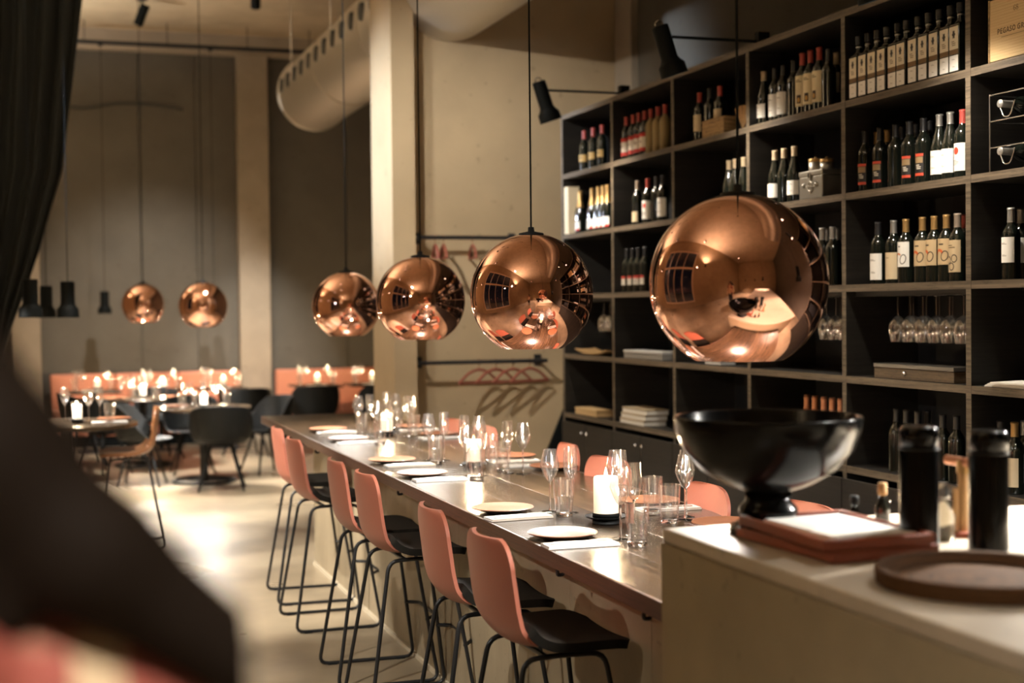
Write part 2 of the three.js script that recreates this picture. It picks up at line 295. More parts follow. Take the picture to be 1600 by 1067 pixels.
// ---------------------------------------------------------------- the long table
const TX0 = 1.56, TX1 = 2.455, TZ0 = -10.6, TZ1 = -3.16, TT = 0.9;
{
  const t = thing('long_table', 'long high dining table with dark glossy wooden top on pale plank base', 'table', [0, 0, 0]);
  const n = 4, L = (TZ1 - TZ0) / n;
  const pw = (TX1 - TX0 - 0.024) / 4;
  for (let i = 0; i < n; i++) for (let j = 0; j < 4; j++) mesh('top_plank', span(TX0 + 0.012 + j * pw + 0.0006, TX0 + 0.012 + (j + 1) * pw - 0.0006, TT - 0.045, TT - 0.0002 * ((i + j) % 2), TZ0 + 0.0125 + i * L + 0.0006, TZ0 + 0.012 + (i + 1) * L - 0.013 * (i === n - 1) - 0.0006, 0.0015), M.tableTops[(i * 3 + j) % 3], t);
  mesh('edge_trim', [span(TX0, TX0 + 0.012, TT - 0.052, TT, TZ0, TZ1, 0.002), span(TX1 - 0.012, TX1, TT - 0.052, TT, TZ0, TZ1, 0.002), span(TX0 + 0.012, TX1 - 0.012, TT - 0.052, TT, TZ0, TZ0 + 0.012)], M.tableEdge, t);
  const BZ0 = -9.3, bx0 = 1.725, bx1 = 2.0, m = 9, w = (TZ1 - BZ0 - 0.02) / m;
  for (let i = 0; i < m; i++) for (const x of [bx0, bx1]) mesh('base_panel', span(x - 0.012, x + 0.012, 0.02, TT - 0.052, BZ0 + i * w + 0.0015, BZ0 + (i + 1) * w - 0.0015, 0.002), M.plank, t);
  mesh('base_end', span(bx0 - 0.012, bx1 + 0.012, 0.02, TT - 0.052, BZ0 - 0.024, BZ0, 0.002), M.plank, t);
  mesh('base_core', span(bx0 + 0.013, bx1 - 0.013, 0.0, TT - 0.055, BZ0 + 0.01, TZ1 - 0.03), M.stain, t);
  mesh('base_skirting', [span(bx0 - 0.022, bx0 - 0.011, 0, 0.02, BZ0 - 0.03, TZ1), span(bx1 + 0.011, bx1 + 0.022, 0, 0.02, BZ0 - 0.03, TZ1)], M.skirting, t);
  for (const z of [-9.2, -8.5, -7.85, -7.19, -6.43, -5.71, -5.0, -4.29, -3.6]) for (const [x, s] of [[TX0 + 0.035, 1], [TX1 - 0.035, -1]])
    mesh('bag_hook', bent([[x, TT - 0.045, z], [x, TT - 0.075, z], [x - 0.02 * s, TT - 0.075, z], [x - 0.02 * s, TT - 0.06, z]], 0.006, 0.006, 6), M.blackSteel, t);
}

// ---------------------------------------------------------------- stools
function makeStool(shellM, label, padM = M.pad) {
  const t = thing('bar_stool', label, 'bar stool');
  const prof = [[-0.215, 1.0], [-0.208, 0.93], [-0.198, 0.85], [-0.188, 0.78], [-0.172, 0.725], [-0.135, 0.685], [-0.08, 0.668], [0, 0.664], [0.09, 0.668], [0.155, 0.668], [0.2, 0.655]];
  const dish = (s) => 0.028;
  mesh('shell', sheet(prof.slice(0, 7), roundEnds(0.205, 0.222, 0.085, 0.03), dish, 0.013, 60, 16), shellM, t);
  mesh('seat_pad', sheet(prof.slice(4).map(([x, y], i) => [x + [0.022, 0.02, 0.012, 0, 0, 0, 0][i], y + [0.012, 0.018, 0.016, 0.012, 0.008, 0.006, 0.006][i]]), roundEnds(0.222, 0.230, 0.03, 0.07), (s) => s < 0.3 ? 0.02 - 0.04 * s : 0.008, 0.028, 36, 12), padM, t);
  for (const s of [-1, 1]) {
    mesh('sled_leg', bent([[-0.02, 0.648, 0.16 * s], [-0.13, 0.645, 0.16 * s], [-0.235, 0.0085, 0.235 * s], [0.225, 0.0085, 0.235 * s], [0.13, 0.645, 0.16 * s], [-0.02, 0.648, 0.16 * s]], 0.0085, 0.045, 8), M.blackSteel, t);
    for (const x of [-0.17, 0.16]) mesh('glide', box(0.045, 0.012, 0.022, x, 0.006, 0.235 * s, 0.003), M.blackPlastic, t);
  }
  mesh('footrest', bent([[0.182, 0.28, -0.203], [0.235, 0.285, -0.15], [0.235, 0.285, 0.15], [0.182, 0.28, 0.203]], 0.0085, 0.05, 8), M.blackSteel, t);
  mesh('cross_bar', [rod([-0.06, 0.648, -0.16], [-0.06, 0.648, 0.16], 0.0085), rod([0.07, 0.648, -0.16], [0.07, 0.648, 0.16], 0.0085)], M.blackSteel, t);
  return t;
}
const LZ = [-4.13, -4.77, -5.88, -6.42, -7.59, -8.31], stool0 = makeStool(M.coral, '');
const STL = (k) => `coral-backed bar stool with dark seat, ${ORD[k]} from the concrete counter, on the table's aisle side`;
LZ.forEach((z, k) => { const x = 1.475 + [0, 0, 0.01, -0.005, 0, 0.03][k]; if (!k) { stool0.position.set(x, 0, z); stool0.rotation.y = 0.02; tag(stool0, STL(0), null, 'stools along the aisle side'); } else cloneThing(stool0, STL(k), [x, 0, z], [0, -0.03, 0.02, -0.01, 0.03, -0.02][k], 'stools along the aisle side'); });
[[-4.33, 2.33], [-4.93, 2.24], [-5.97, 2.27], [-6.66, 2.32], [-7.87, 2.27], [-8.42, 2.25]].forEach(([z, x], k) => cloneThing(stool0, `coral bar stool pushed in, ${ORD[k]} from the concrete counter, on the table's shelf side`, [x, 0, z], PI + [0.1, -0.06, 0.12, -0.1, 0.05, 0.1][k], 'stools along the shelf side'));
{
  const s = makeStool(M.tanShell, 'tan wooden bar stool standing alone at the high round table', M.tan); s.position.set(0.6, 0, -10.52); s.rotation.y = PI - 0.06;
}

// ---------------------------------------------------------------- lamps
function copperLamp(label, p, R, group, cd) {
  const t = thing('copper_pendant', label, 'pendant lamp', p, 0, group), a0 = 0.13, a1 = PI - Math.acos(0.87), arc = (r, rev) => { const a = []; for (let i = 0; i <= 48; i++) { const q = a0 + (a1 - a0) * i / 48; a.push([r * Math.sin(q), r * Math.cos(q)]); } return rev ? a.reverse() : a; };
  mesh('shade', lathe([...arc(R, true), ...arc(R - 0.003)], 96), M.copper, t);
  mesh('reflector', lathe(arc(R - 0.004, true), 48), M.reflector, t);
  mesh('cap', lathe([[0.0001, R + 0.028], [0.012, R + 0.026], [0.014, R + 0.008], [0.05, R + 0.002], [0.056, R - 0.012], [0.0001, R - 0.014]], 32), M.blackPlastic, t);
  const top = 5.3 - p[1];
  mesh('cord', cyl(0.004, 0.004, top - R - 0.03, 0, R + 0.02, 0, 8), M.blackPaint, t);
  mesh('canopy', cyl(0.05, 0.045, 0.03, 0, top - 0.032, 0), M.blackPlastic, t);
  mesh('lamp_holder', cyl(0.022, 0.022, R * 0.85, 0, 0.02 + R * 0.1, 0), M.blackPlastic, t);
  mesh('bulb', new THREE.SphereGeometry(0.052, 24, 16).translate(0, -0.03, 0), M.pendantBulb, t);
  spotLight(t, [0, -R * 0.86, 0], [0, -1, 0], cd, 1.42, 0.5, WHITE, 8);
  return t;
}
[[-3.75, 1.755, 0.261], [-5.59, 1.74, 0.2555], [-7.4, 1.73, 0.239], [-9.34, 1.71, 0.228]].forEach(([z, y, r], k) =>
  copperLamp(`mirror-copper globe pendant over the long table, ${ORD[k]} from the concrete counter`, [1.95, y, z], r, 'globe pendants over the long table', I.pendant));
[[1.08, 1.76, -15.86, 'the farther round table by the banquette'], [1.47, 1.73, -13.57, 'the round table ringed by black shell chairs']].forEach(([x, y, z, s]) =>
  copperLamp('mirror-copper globe pendant over ' + s, [x, y, z], 0.225, 'globe pendants over the round tables', I.farPendant));
function blackLamp(label, p, top, cd = I.black, angle = 0.8) {
  const t = thing('black_pendant', label, 'pendant lamp', p, 0, 'small black pendants');
  mesh('lamp_body', lathe([[0.0001, 0.14], [0.05, 0.138], [0.054, 0.13], [0.054, -0.035], [0.064, -0.055], [0.082, -0.075], [0.084, -0.14], [0.08, -0.14], [0.078, -0.08], [0.05, -0.06], [0.0001, -0.06]], 40), M.blackPaint, t);
  mesh('cord', cyl(0.0035, 0.0035, top - p[1] - 0.138, 0, 0.138, 0, 8), M.blackPaint, t);
  mesh('canopy', cyl(0.03, 0.03, 0.02, 0, top - p[1] - 0.02, 0), M.blackPlastic, t);
  mesh('bulb', lathe([[0.0001, -0.105], [0.055, -0.103], [0.06, -0.09], [0.0001, -0.085]], 24), M.bulb, t);
  spotLight(t, [0, -0.142, 0], [0, -1, 0], cd, angle, 0.7, WHITE, 2);
}
blackLamp('matte black flared pendant overlapping the curtain, larger of the pair there', [-0.05, 1.79, -10.88], 5.3);
blackLamp('matte black flared pendant against the curtain, smaller and partly hidden one', [0.07, 1.78, -13.16], 5.3);
blackLamp('matte black flared pendant with lit mouth over the high round table', [0.22, 1.785, -11.5], 5.3);
blackLamp('small matte black flared pendant hanging alone before the grey wall panel', [0.79, 1.80, -18.4], 5.0, 1.2);
blackLamp('small matte black flared pendant mostly hidden behind a copper globe', [2.13, 1.81, -18.4], 5.0, 1.2);
blackLamp('matte black flared pendant over the counter end closest to the wine crate', [2.75, 1.9, -2.95], 5.3, 42, 1.42);
blackLamp('matte black flared pendant over the middle of the counter', [2.1, 2.0, 0.1], 5.3, 20);
blackLamp('matte black flared pendant by the front wall beyond the counter', [1.2, 2.0, 2.2], 5.3, 20);
blackLamp('matte black flared pendant by the front wall near the window side', [-0.2, 2.0, 2.6], 5.3, 20);
{
  const t = thing('lighting_track', 'thin black lighting track running along under the ceiling', 'track', [0, 5.0, -18.4]);
  mesh('track_rail', span(0.45, 3.6, 0, 0.045, -0.03, 0.03, 0.004), M.blackSteel, t);
  for (const x of [0.6, 1.6, 2.6, 3.4]) mesh('track_rod', cyl(0.006, 0.006, 0.26, x, 0.044, 0, 8), M.blackSteel, t);
}
function ceilingSpot(label, p, aim, cd, angle, pen = 0.35, c = WHITE, size = 1.6) {
  const t = thing('ceiling_spotlight', label, 'spotlight', p, 0, 'black spotlights under the ceiling');
  const d = V(...aim).sub(V(...p)).normalize(), q = new THREE.Quaternion().setFromUnitVectors(V(0, -1, 0), d), turn = (g) => g.applyQuaternion(q);
  mesh('spot_head', turn(lathe([[0.0001, 0.11], [0.05, 0.108], [0.055, 0.1], [0.055, -0.14], [0.048, -0.14], [0.045, -0.1], [0.0001, -0.1]], 28)), M.blackPaint, t);
  mesh('spot_stem', rod([0, 0, 0], [0, 5.3 - p[1], 0], 0.012), M.blackPaint, t);
  mesh('spot_plate', cyl(0.06, 0.06, 0.025, 0, 5.3 - p[1] - 0.026, 0), M.blackPaint, t);
  mesh('lamp_face', turn(new THREE.CylinderGeometry(0.042, 0.042, 0.01, 24).translate(0, -0.112, 0)), cd ? M.spotFace : M.blackPaint, t);
  if (cd) spotLight(t, d.clone().multiplyScalar(0.15).toArray(), d.toArray(), cd, angle, pen, c, size);
}
ceilingSpot('small black tilted spotlight on the ceiling before the black track', [1.2, 5.12, -17.0], [0.4, 3.0, -17.3], 0, 0.5);
ceilingSpot('black ceiling spotlight lighting the aisle near the window', [-1.3, 5.1, -7.4], [0.95, 0, -8.9], I.spot * 0.5, 0.3, 0.2);
ceilingSpot('black ceiling spotlight over the aisle before the lone tan stool', [1.0, 5.1, -8.8], [0.75, 0, -11.6], I.spot * 0.5, 0.24, 0.2);
ceilingSpot('black ceiling spotlight lighting the stools along the aisle', [-1.2, 5.1, -3.4], [1.0, 0, -7.0], I.spot * 0.3, 0.42, 0.4);
ceilingSpot('black ceiling spotlight lighting the coat niche wall', [0.9, 4.0, -7.8], [3.45, 2.3, -10.8], I.spot * 0.2, 0.5, 1.0);
ceilingSpot('black ceiling spotlight lighting the floor beside the round tables', [2.0, 5.1, -11.9], [1.3, 0, -13.0], I.spot * 0.55, 0.36, 0.25);
ceilingSpot('black ceiling spotlight lighting the far room column', [2.3, 5.1, -15.6], [2.75, 0.9, -18.9], I.spot * 0.35, 0.26, 0.9);
ceilingSpot('black ceiling spotlight over the concrete counter', [4.0, 4.3, -3.9], [1.75, 1.15, -2.0], I.bar * 0.3, 0.34, 0.4, WHITE, 1.4);
ceilingSpot('black ceiling spotlight lighting the floor near the front wall', [-0.6, 5.1, 1.4], [0.6, 0, 0.2], I.spot * 0.36, 0.6, 0.6);
ceilingSpot('black ceiling spotlight washing the wall above the banquette', [1.5, 5.1, -15.0], [1.4, 1.0, -19.1], I.spot * 0.25, 0.42, 1.0);

// wall lamps beside and beyond the window
function wallLamp(label, z, y, up, aim, cd, angle, pen, size) {
  const t = thing(up ? 'wall_uplight' : 'wall_spotlight', label, 'wall lamp', [-1.66, y, z], 0, up ? 'uplights on the window wall' : 'spotlights on the window wall');
  const d = up ? V(0.25, 1, 0).normalize() : V(...aim).sub(V(-1.66, y, z)).normalize(), q = new THREE.Quaternion().setFromUnitVectors(V(0, -1, 0), d), turn = (g) => g.applyQuaternion(q);
  mesh('lamp_body', turn(lathe([[0.0001, 0.1], [0.05, 0.098], [0.055, 0.09], [0.055, -0.12], [0.05, -0.12], [0.047, -0.09], [0.0001, -0.09]], 28)), M.blackPaint, t);
  mesh('lamp_face', turn(new THREE.CylinderGeometry(0.045, 0.045, 0.008, 24).translate(0, -0.1, 0)), M.spotFace, t);
  mesh('bracket', [rod([0, 0, 0], [-0.135, 0, 0], 0.014), cyl(0.05, 0.05, 0.02, 0, -0.01, 0).rotateZ(PI / 2).translate(-0.13, 0, 0)], M.blackPaint, t);
  spotLight(t, d.clone().multiplyScalar(0.125).toArray(), d.toArray(), cd, angle, pen, WHITE, size);
}
wallLamp('black uplight on the window wall in the far room', -16.2, 3.1, true, null, I.sconce, 1.15, 0.6, 3);
wallLamp('black uplight on the window wall past the curtain', -10.7, 3.1, true, null, I.sconce, 1.15, 0.6, 3);
wallLamp('black uplight on the window wall between window and front wall', -2.4, 3.1, true, null, I.sconce * 0.6, 1.15, 0.6, 3);
wallLamp('black wall spotlight aimed at the lone tan bar stool', -10.4, 2.55, false, [0.95, 0, -10.6], I.wall, 0.36, 0.15, 1.2);
wallLamp('black wall spotlight aimed at the aisle floor', -8.3, 2.75, false, [0.9, 0, -8.4], I.wall * 1.1, 0.34, 0.2, 1.2);
wallLamp('black wall spotlight aimed at the stool backs', -3.1, 2.9, false, [1.2, 0.7, -5.6], I.wall * 0.3, 0.5, 0.5, 1.6);

// clamp lamps on the wine shelf
function clampLamp(label, z) {
  const t = thing('clamp_lamp', label, 'spotlight', [3.22, 3.07, z], 0, 'black arm spotlights along the wine shelf');
  const q = -(-0.32), turn = (g) => g.rotateZ(q);
  mesh('lamp_body', turn(lathe([[0.0001, 0.125], [0.042, 0.123], [0.046, 0.115], [0.046, -0.055], [0.056, -0.075], [0.073, -0.095], [0.075, -0.15], [0.071, -0.15], [0.069, -0.1], [0.045, -0.08], [0.0001, -0.08]], 40)), M.blackPaint, t);
  mesh('strap_loop', turn(curveTube([[-0.02, 0.12, 0], [-0.022, 0.14, 0], [0.0, 0.15, 0], [0.02, 0.14, 0], [0.02, 0.12, 0]], 0.004, 16, 6)), M.steel, t);
  mesh('arm', rod([0.03, 0.062, 0], [0.6, 0.062, 0], 0.008), M.blackPaint, t);
  mesh('clamp', [box(0.07, 0.06, 0.05, 0.575, 0.084, 0, 0.006)], M.blackPaint, t);
  mesh('lamp_face', turn(lathe([[0.0001, -0.125], [0.05, -0.123], [0.055, -0.11], [0.0001, -0.105]], 24)), M.bulb, t);
  const d = [Math.sin(q), -Math.cos(q), 0];
  spotLight(t, [d[0] * 0.155, d[1] * 0.155, 0], d, I.shelf, 1.0, 0.6, WARM, 2.2);
}
clampLamp('black arm spotlight reaching out from the shelf top before the beige wall', -8.94);
clampLamp('black arm spotlight reaching out from the shelf top before the dark concrete wall', -7.0);
clampLamp('black arm spotlight on the shelf top above the spirit bottles', -5.06);
clampLamp('black arm spotlight on the shelf top beyond the wooden crate', -3.12);

// ---------------------------------------------------------------- table ware
function ware(name, category, parts) { const t = new THREE.Group(); t.name = numbered(name); t.userData.category = category; for (const [n, g, m] of parts) mesh(n, g, m, t); return t; }
const wall = (out, th) => [...out, ...out.slice().reverse().map(([r, y], i, a) => [Math.max(r - th, 0.0001), y + (i === a.length - 1 ? th : 0)])];
const protos = {
  wine: ware('wine_glass', 'wine glass', [
    ['bowl', lathe(wall([[0.0045, 0.116], [0.014, 0.124], [0.027, 0.148], [0.0375, 0.178], [0.036, 0.188], [0.029, 0.218], [0.0245, 0.242]], 0.0013), 32), M.glass],
    ['stem', lathe([[0.0001, 0.004], [0.006, 0.006], [0.0035, 0.02], [0.0034, 0.1], [0.0052, 0.116], [0.0001, 0.118]], 14), M.solidGlass],
    ['foot', lathe([[0.0001, 0], [0.034, 0], [0.035, 0.0015], [0.034, 0.0028], [0.012, 0.0052], [0.006, 0.007], [0.0001, 0.007]], 32), M.solidGlass]]),
  flute: ware('tasting_glass', 'glass', [
    ['bowl', lathe(wall([[0.0045, 0.122], [0.016, 0.132], [0.0245, 0.155], [0.027, 0.182], [0.0262, 0.215], [0.0235, 0.25]], 0.0013), 28), M.glass],
    ['stem', lathe([[0.0001, 0.004], [0.006, 0.006], [0.0035, 0.02], [0.0034, 0.108], [0.0052, 0.122], [0.0001, 0.124]], 14), M.solidGlass],
    ['foot', lathe([[0.0001, 0], [0.03, 0], [0.031, 0.0015], [0.03, 0.0028], [0.011, 0.0052], [0.006, 0.007], [0.0001, 0.007]], 28), M.solidGlass]]),
  tumbler: ware('water_tumbler', 'tumbler', [
    ['tumbler_wall', lathe(wall([[0.0325, 0.016], [0.0335, 0.03], [0.0355, 0.068], [0.0385, 0.074], [0.0385, 0.08], [0.0385, 0.086], [0.0415, 0.142]], 0.0022), 12), M.glass],
    ['tumbler_base', lathe([[0.0001, 0], [0.031, 0], [0.0325, 0.003], [0.0325, 0.016], [0.0001, 0.014]], 24), M.solidGlass]]),
  plate: ware('stoneware_plate', 'plate', [
    ['plate_top', lathe([[0.121, 0.019], [0.119, 0.0215], [0.113, 0.020], [0.09, 0.0145], [0.06, 0.012], [0.0001, 0.0115]].reverse(), 56), M.plate],
    ['plate_underside', lathe([[0.0001, 0], [0.058, 0], [0.062, 0.003], [0.095, 0.009], [0.119, 0.0165], [0.121, 0.019]], 56), M.plateUnder]]),
  napkin: ware('folded_napkin', 'napkin', [['napkin_fold', [box(0.25, 0.004, 0.088, 0, 0.002, 0, 0.002), box(0.247, 0.004, 0.086, 0.001, 0.0058, 0.001, 0.002), box(0.244, 0.003, 0.083, -0.001, 0.0092, 0.002, 0.0015)], M.linen]]),
  knife: ware('table_knife', 'knife', [['blade', [box(0.1, 0.0016, 0.016, 0.055, 0.0012, 0, 0.0007)], M.steel], ['handle', [box(0.105, 0.004, 0.012, -0.048, 0.0022, 0, 0.0018)], M.steel]]),
  fork: ware('table_fork', 'fork', [['handle', [box(0.13, 0.0025, 0.009, -0.035, 0.0016, 0, 0.001)], M.steel], ['tines', [box(0.02, 0.002, 0.022, 0.038, 0.003, 0, 0.0008), ...[-0.0085, -0.003, 0.003, 0.0085].map((z) => box(0.045, 0.0016, 0.0032, 0.068, 0.004, z))], M.steel]]),
  candle: ware('pillar_candle', 'candle', [
    ['wax', lathe([[0.0001, 0], [0.045, 0], [0.0455, 0.003], [0.0455, 0.137], [0.042, 0.144], [0.036, 0.138], [0.0001, 0.128]], 36), M.wax],
    ['wick', cyl(0.0015, 0.0012, 0.016, 0, 0.127, 0, 6), M.blackPlastic],
    ['flame', lathe([[0.0001, 0.14], [0.005, 0.147], [0.0062, 0.154], [0.004, 0.165], [0.0001, 0.178]], 12), M.flame]]),
  holder: ware('candle_holder', 'candle holder', [
    ['foot', lathe([[0.0001, 0], [0.05, 0], [0.052, 0.004], [0.05, 0.018], [0.0001, 0.018]], 36), M.blackPlastic],
    ['saucer', lathe([[0.0001, 0.0185], [0.06, 0.0185], [0.078, 0.026], [0.078, 0.029], [0.058, 0.023], [0.0001, 0.0225]], 44), M.blackPlastic],
    ['cup', lathe([[0.0001, 0.023], [0.05, 0.023], [0.0505, 0.04], [0.0475, 0.04], [0.047, 0.026], [0.0001, 0.026]], 36), M.blackPlastic]]),
};
const placed = (kind, label, p, turn = 0, group) => { const t = protos[kind]; if (!t.parent) { scene.add(t); t.position.set(...p); t.rotation.y = turn; return tag(t, label, null, group); } return cloneThing(t, label, p, turn, group); };
const set = {
  aisle: {
    plate: [[1.69, -4.55], [1.69, -5.21], [1.70, -6.46], [1.71, -7.10], [1.75, -8.37], [1.77, -9.10]],
    napkin: [[1.685, -4.37], [1.69, -5.02], [1.735, -6.27], [1.75, -6.90], [1.77, -8.185], [1.79, -8.92]],
    wine: [[1.86, -4.44], [1.86, -5.14], [1.89, -6.36], [1.91, -7.12], [1.90, -8.25], [1.905, -8.80]],
    flute: [[1.935, -4.50], [1.925, -5.09], [1.965, -6.38], [1.985, -7.09], [1.965, -8.20], [1.97, -8.76]],
    tumbler: [[1.86, -4.30], [1.87, -5.015], [1.90, -6.24], [1.90, -6.945], [1.87, -8.05], [1.90, -8.68]],
  },
  shelf: {
    plate: [[2.31, -4.55], [2.30, -5.19], [2.37, -6.49], [2.34, -7.03], [2.34, -8.46], [2.33, -9.05]],
    napkin: [[2.34, -4.38], [2.30, -5.02], [2.30, -6.66], [2.30, -6.88], [2.30, -8.30], [2.32, -8.88]],
    wine: [[2.25, -4.755], [2.08, -5.01], [2.17, -6.37], [2.10, -6.85], [2.19, -8.57], [2.17, -8.89]],
    flute: [[2.29, -4.83], [2.06, -4.92], [2.11, -6.42], [2.02, -6.84], [2.15, -8.50], [2.13, -8.98]],
    tumbler: [[2.16, -4.70], [2.20, -4.94], [2.12, -6.52], [2.19, -6.92], [2.16, -8.40], [2.20, -8.98]],
  },
};
const WORD = { wine: 'tulip glass', flute: 'slim glass', tumbler: 'faceted water tumbler', plate: 'brown stoneware plate', napkin: 'folded white napkin' };
for (const [side, all] of Object.entries(set)) for (const [kind, list] of Object.entries(all)) list.forEach(([x, z], k) => {
  placed(kind, `${WORD[kind]} at the ${ORD[k]} setting from the concrete counter, ${side} side of table`, [x, TT + 0.0005, z], kind === 'napkin' ? rnd(-0.07, 0.07) : rnd(0, 6), `${WORD[kind].replace(/^\w+ /, '')}s on the long table`);
  if (kind === 'napkin') {
    placed('knife', `steel table knife lying on the napkin of the ${ORD[k]} setting, ${side} side`, [x - 0.005, TT + 0.0115, z + 0.015], (side === 'shelf' ? PI : 0) + rnd(-0.12, 0.12), 'knives on the long table');
    placed('fork', `steel table fork lying on the napkin of the ${ORD[k]} setting, ${side} side`, [x + 0.015, TT + 0.0115, z - 0.018], (side === 'shelf' ? PI : 0) + rnd(-0.12, 0.12), 'forks on the long table');
  }
});
function candle(x, y, z, label, s = 1) {
  const h = placed('holder', 'dark saucer under ' + label, [x, y + 0.0005, z], 0, 'candle holders'), c = placed('candle', label, [x, y + 0.027, z], rnd(0, 6), 'lit candles');
  h.scale.setScalar(s); c.scale.setScalar(s); c.position.y = y + 0.0005 + 0.0265 * s;
  const l = new THREE.PointLight(lin(1, 0.72, 0.42), I.candle, 0, 2); l.position.set(x, y + 0.19 * s, z); l.castShadow = true; l.shadow.radius = 1; scene.add(l);
}
candle(1.95, TT, -4.79, 'thick white candle on the long table nearest the concrete counter');
candle(2.03, TT, -6.71, 'thick white candle at the middle of the long table', 0.8);
candle(2.04, TT, -8.60, 'thick white candle on the long table farthest from the counter', 0.8);

// ---------------------------------------------------------------- wine shelf
const SX = 3.75, SD = 0.42, VZ = [-10.03, -9.05, -8.067, -7.084, -6.1, -5.117, -4.134, -3.15], ROW = { 0: 3.105, 1: 2.661, 2: 2.213, 3: 1.766, 4: 1.321, 5: 0.881 }, BT = 0.034;
const floorOf = (r) => ROW[r] + BT / 2 + 0.0005;
{
  const t = thing('wine_shelf', 'tall dark stained open shelf with cabinet doors filled with wine bottles', 'shelf');
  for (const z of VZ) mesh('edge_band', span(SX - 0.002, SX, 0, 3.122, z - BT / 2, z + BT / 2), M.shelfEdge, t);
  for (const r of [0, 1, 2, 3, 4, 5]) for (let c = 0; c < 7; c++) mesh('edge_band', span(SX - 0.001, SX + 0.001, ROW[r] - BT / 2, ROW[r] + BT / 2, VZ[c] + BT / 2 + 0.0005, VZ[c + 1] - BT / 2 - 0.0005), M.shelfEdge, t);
  for (const z of VZ) mesh('upright', span(SX + 0.0002, SX + SD, 0, 3.122, z - BT / 2, z + BT / 2, 0.002), M.shelf, t);
  for (const r of [0, 1, 2, 3, 4, 5]) for (let c = 0; c < 7; c++) mesh('shelf_board', span(SX + 0.001, SX + SD - 0.012, ROW[r] - BT / 2, ROW[r] + BT / 2, VZ[c] + BT / 2, VZ[c + 1] - BT / 2, 0.002), M.shelf, t);
  mesh('back_panel', span(SX + SD - 0.012, SX + SD, 0, 3.122, VZ[0], VZ[7]), M.shelfBack, t);
  for (let c = 0; c < 7; c++) for (const s of [0, 1]) {
    const a = VZ[c] + 0.004 + s * 0.4915, b = a + 0.484, d = mesh('cabinet_door', span(SX - 0.02, SX - 0.001, 0.08, 0.835, a, b, 0.002), M.shelf, t);
    mesh('knob', new THREE.SphereGeometry(0.011, 12, 8).translate(SX - 0.033, 0.775, s ? a + 0.045 : b - 0.045), M.steel, d);
  }
  mesh('plinth', span(SX + 0.03, SX + SD, 0, 0.08, VZ[0], VZ[7]), M.shelfBack, t);
}
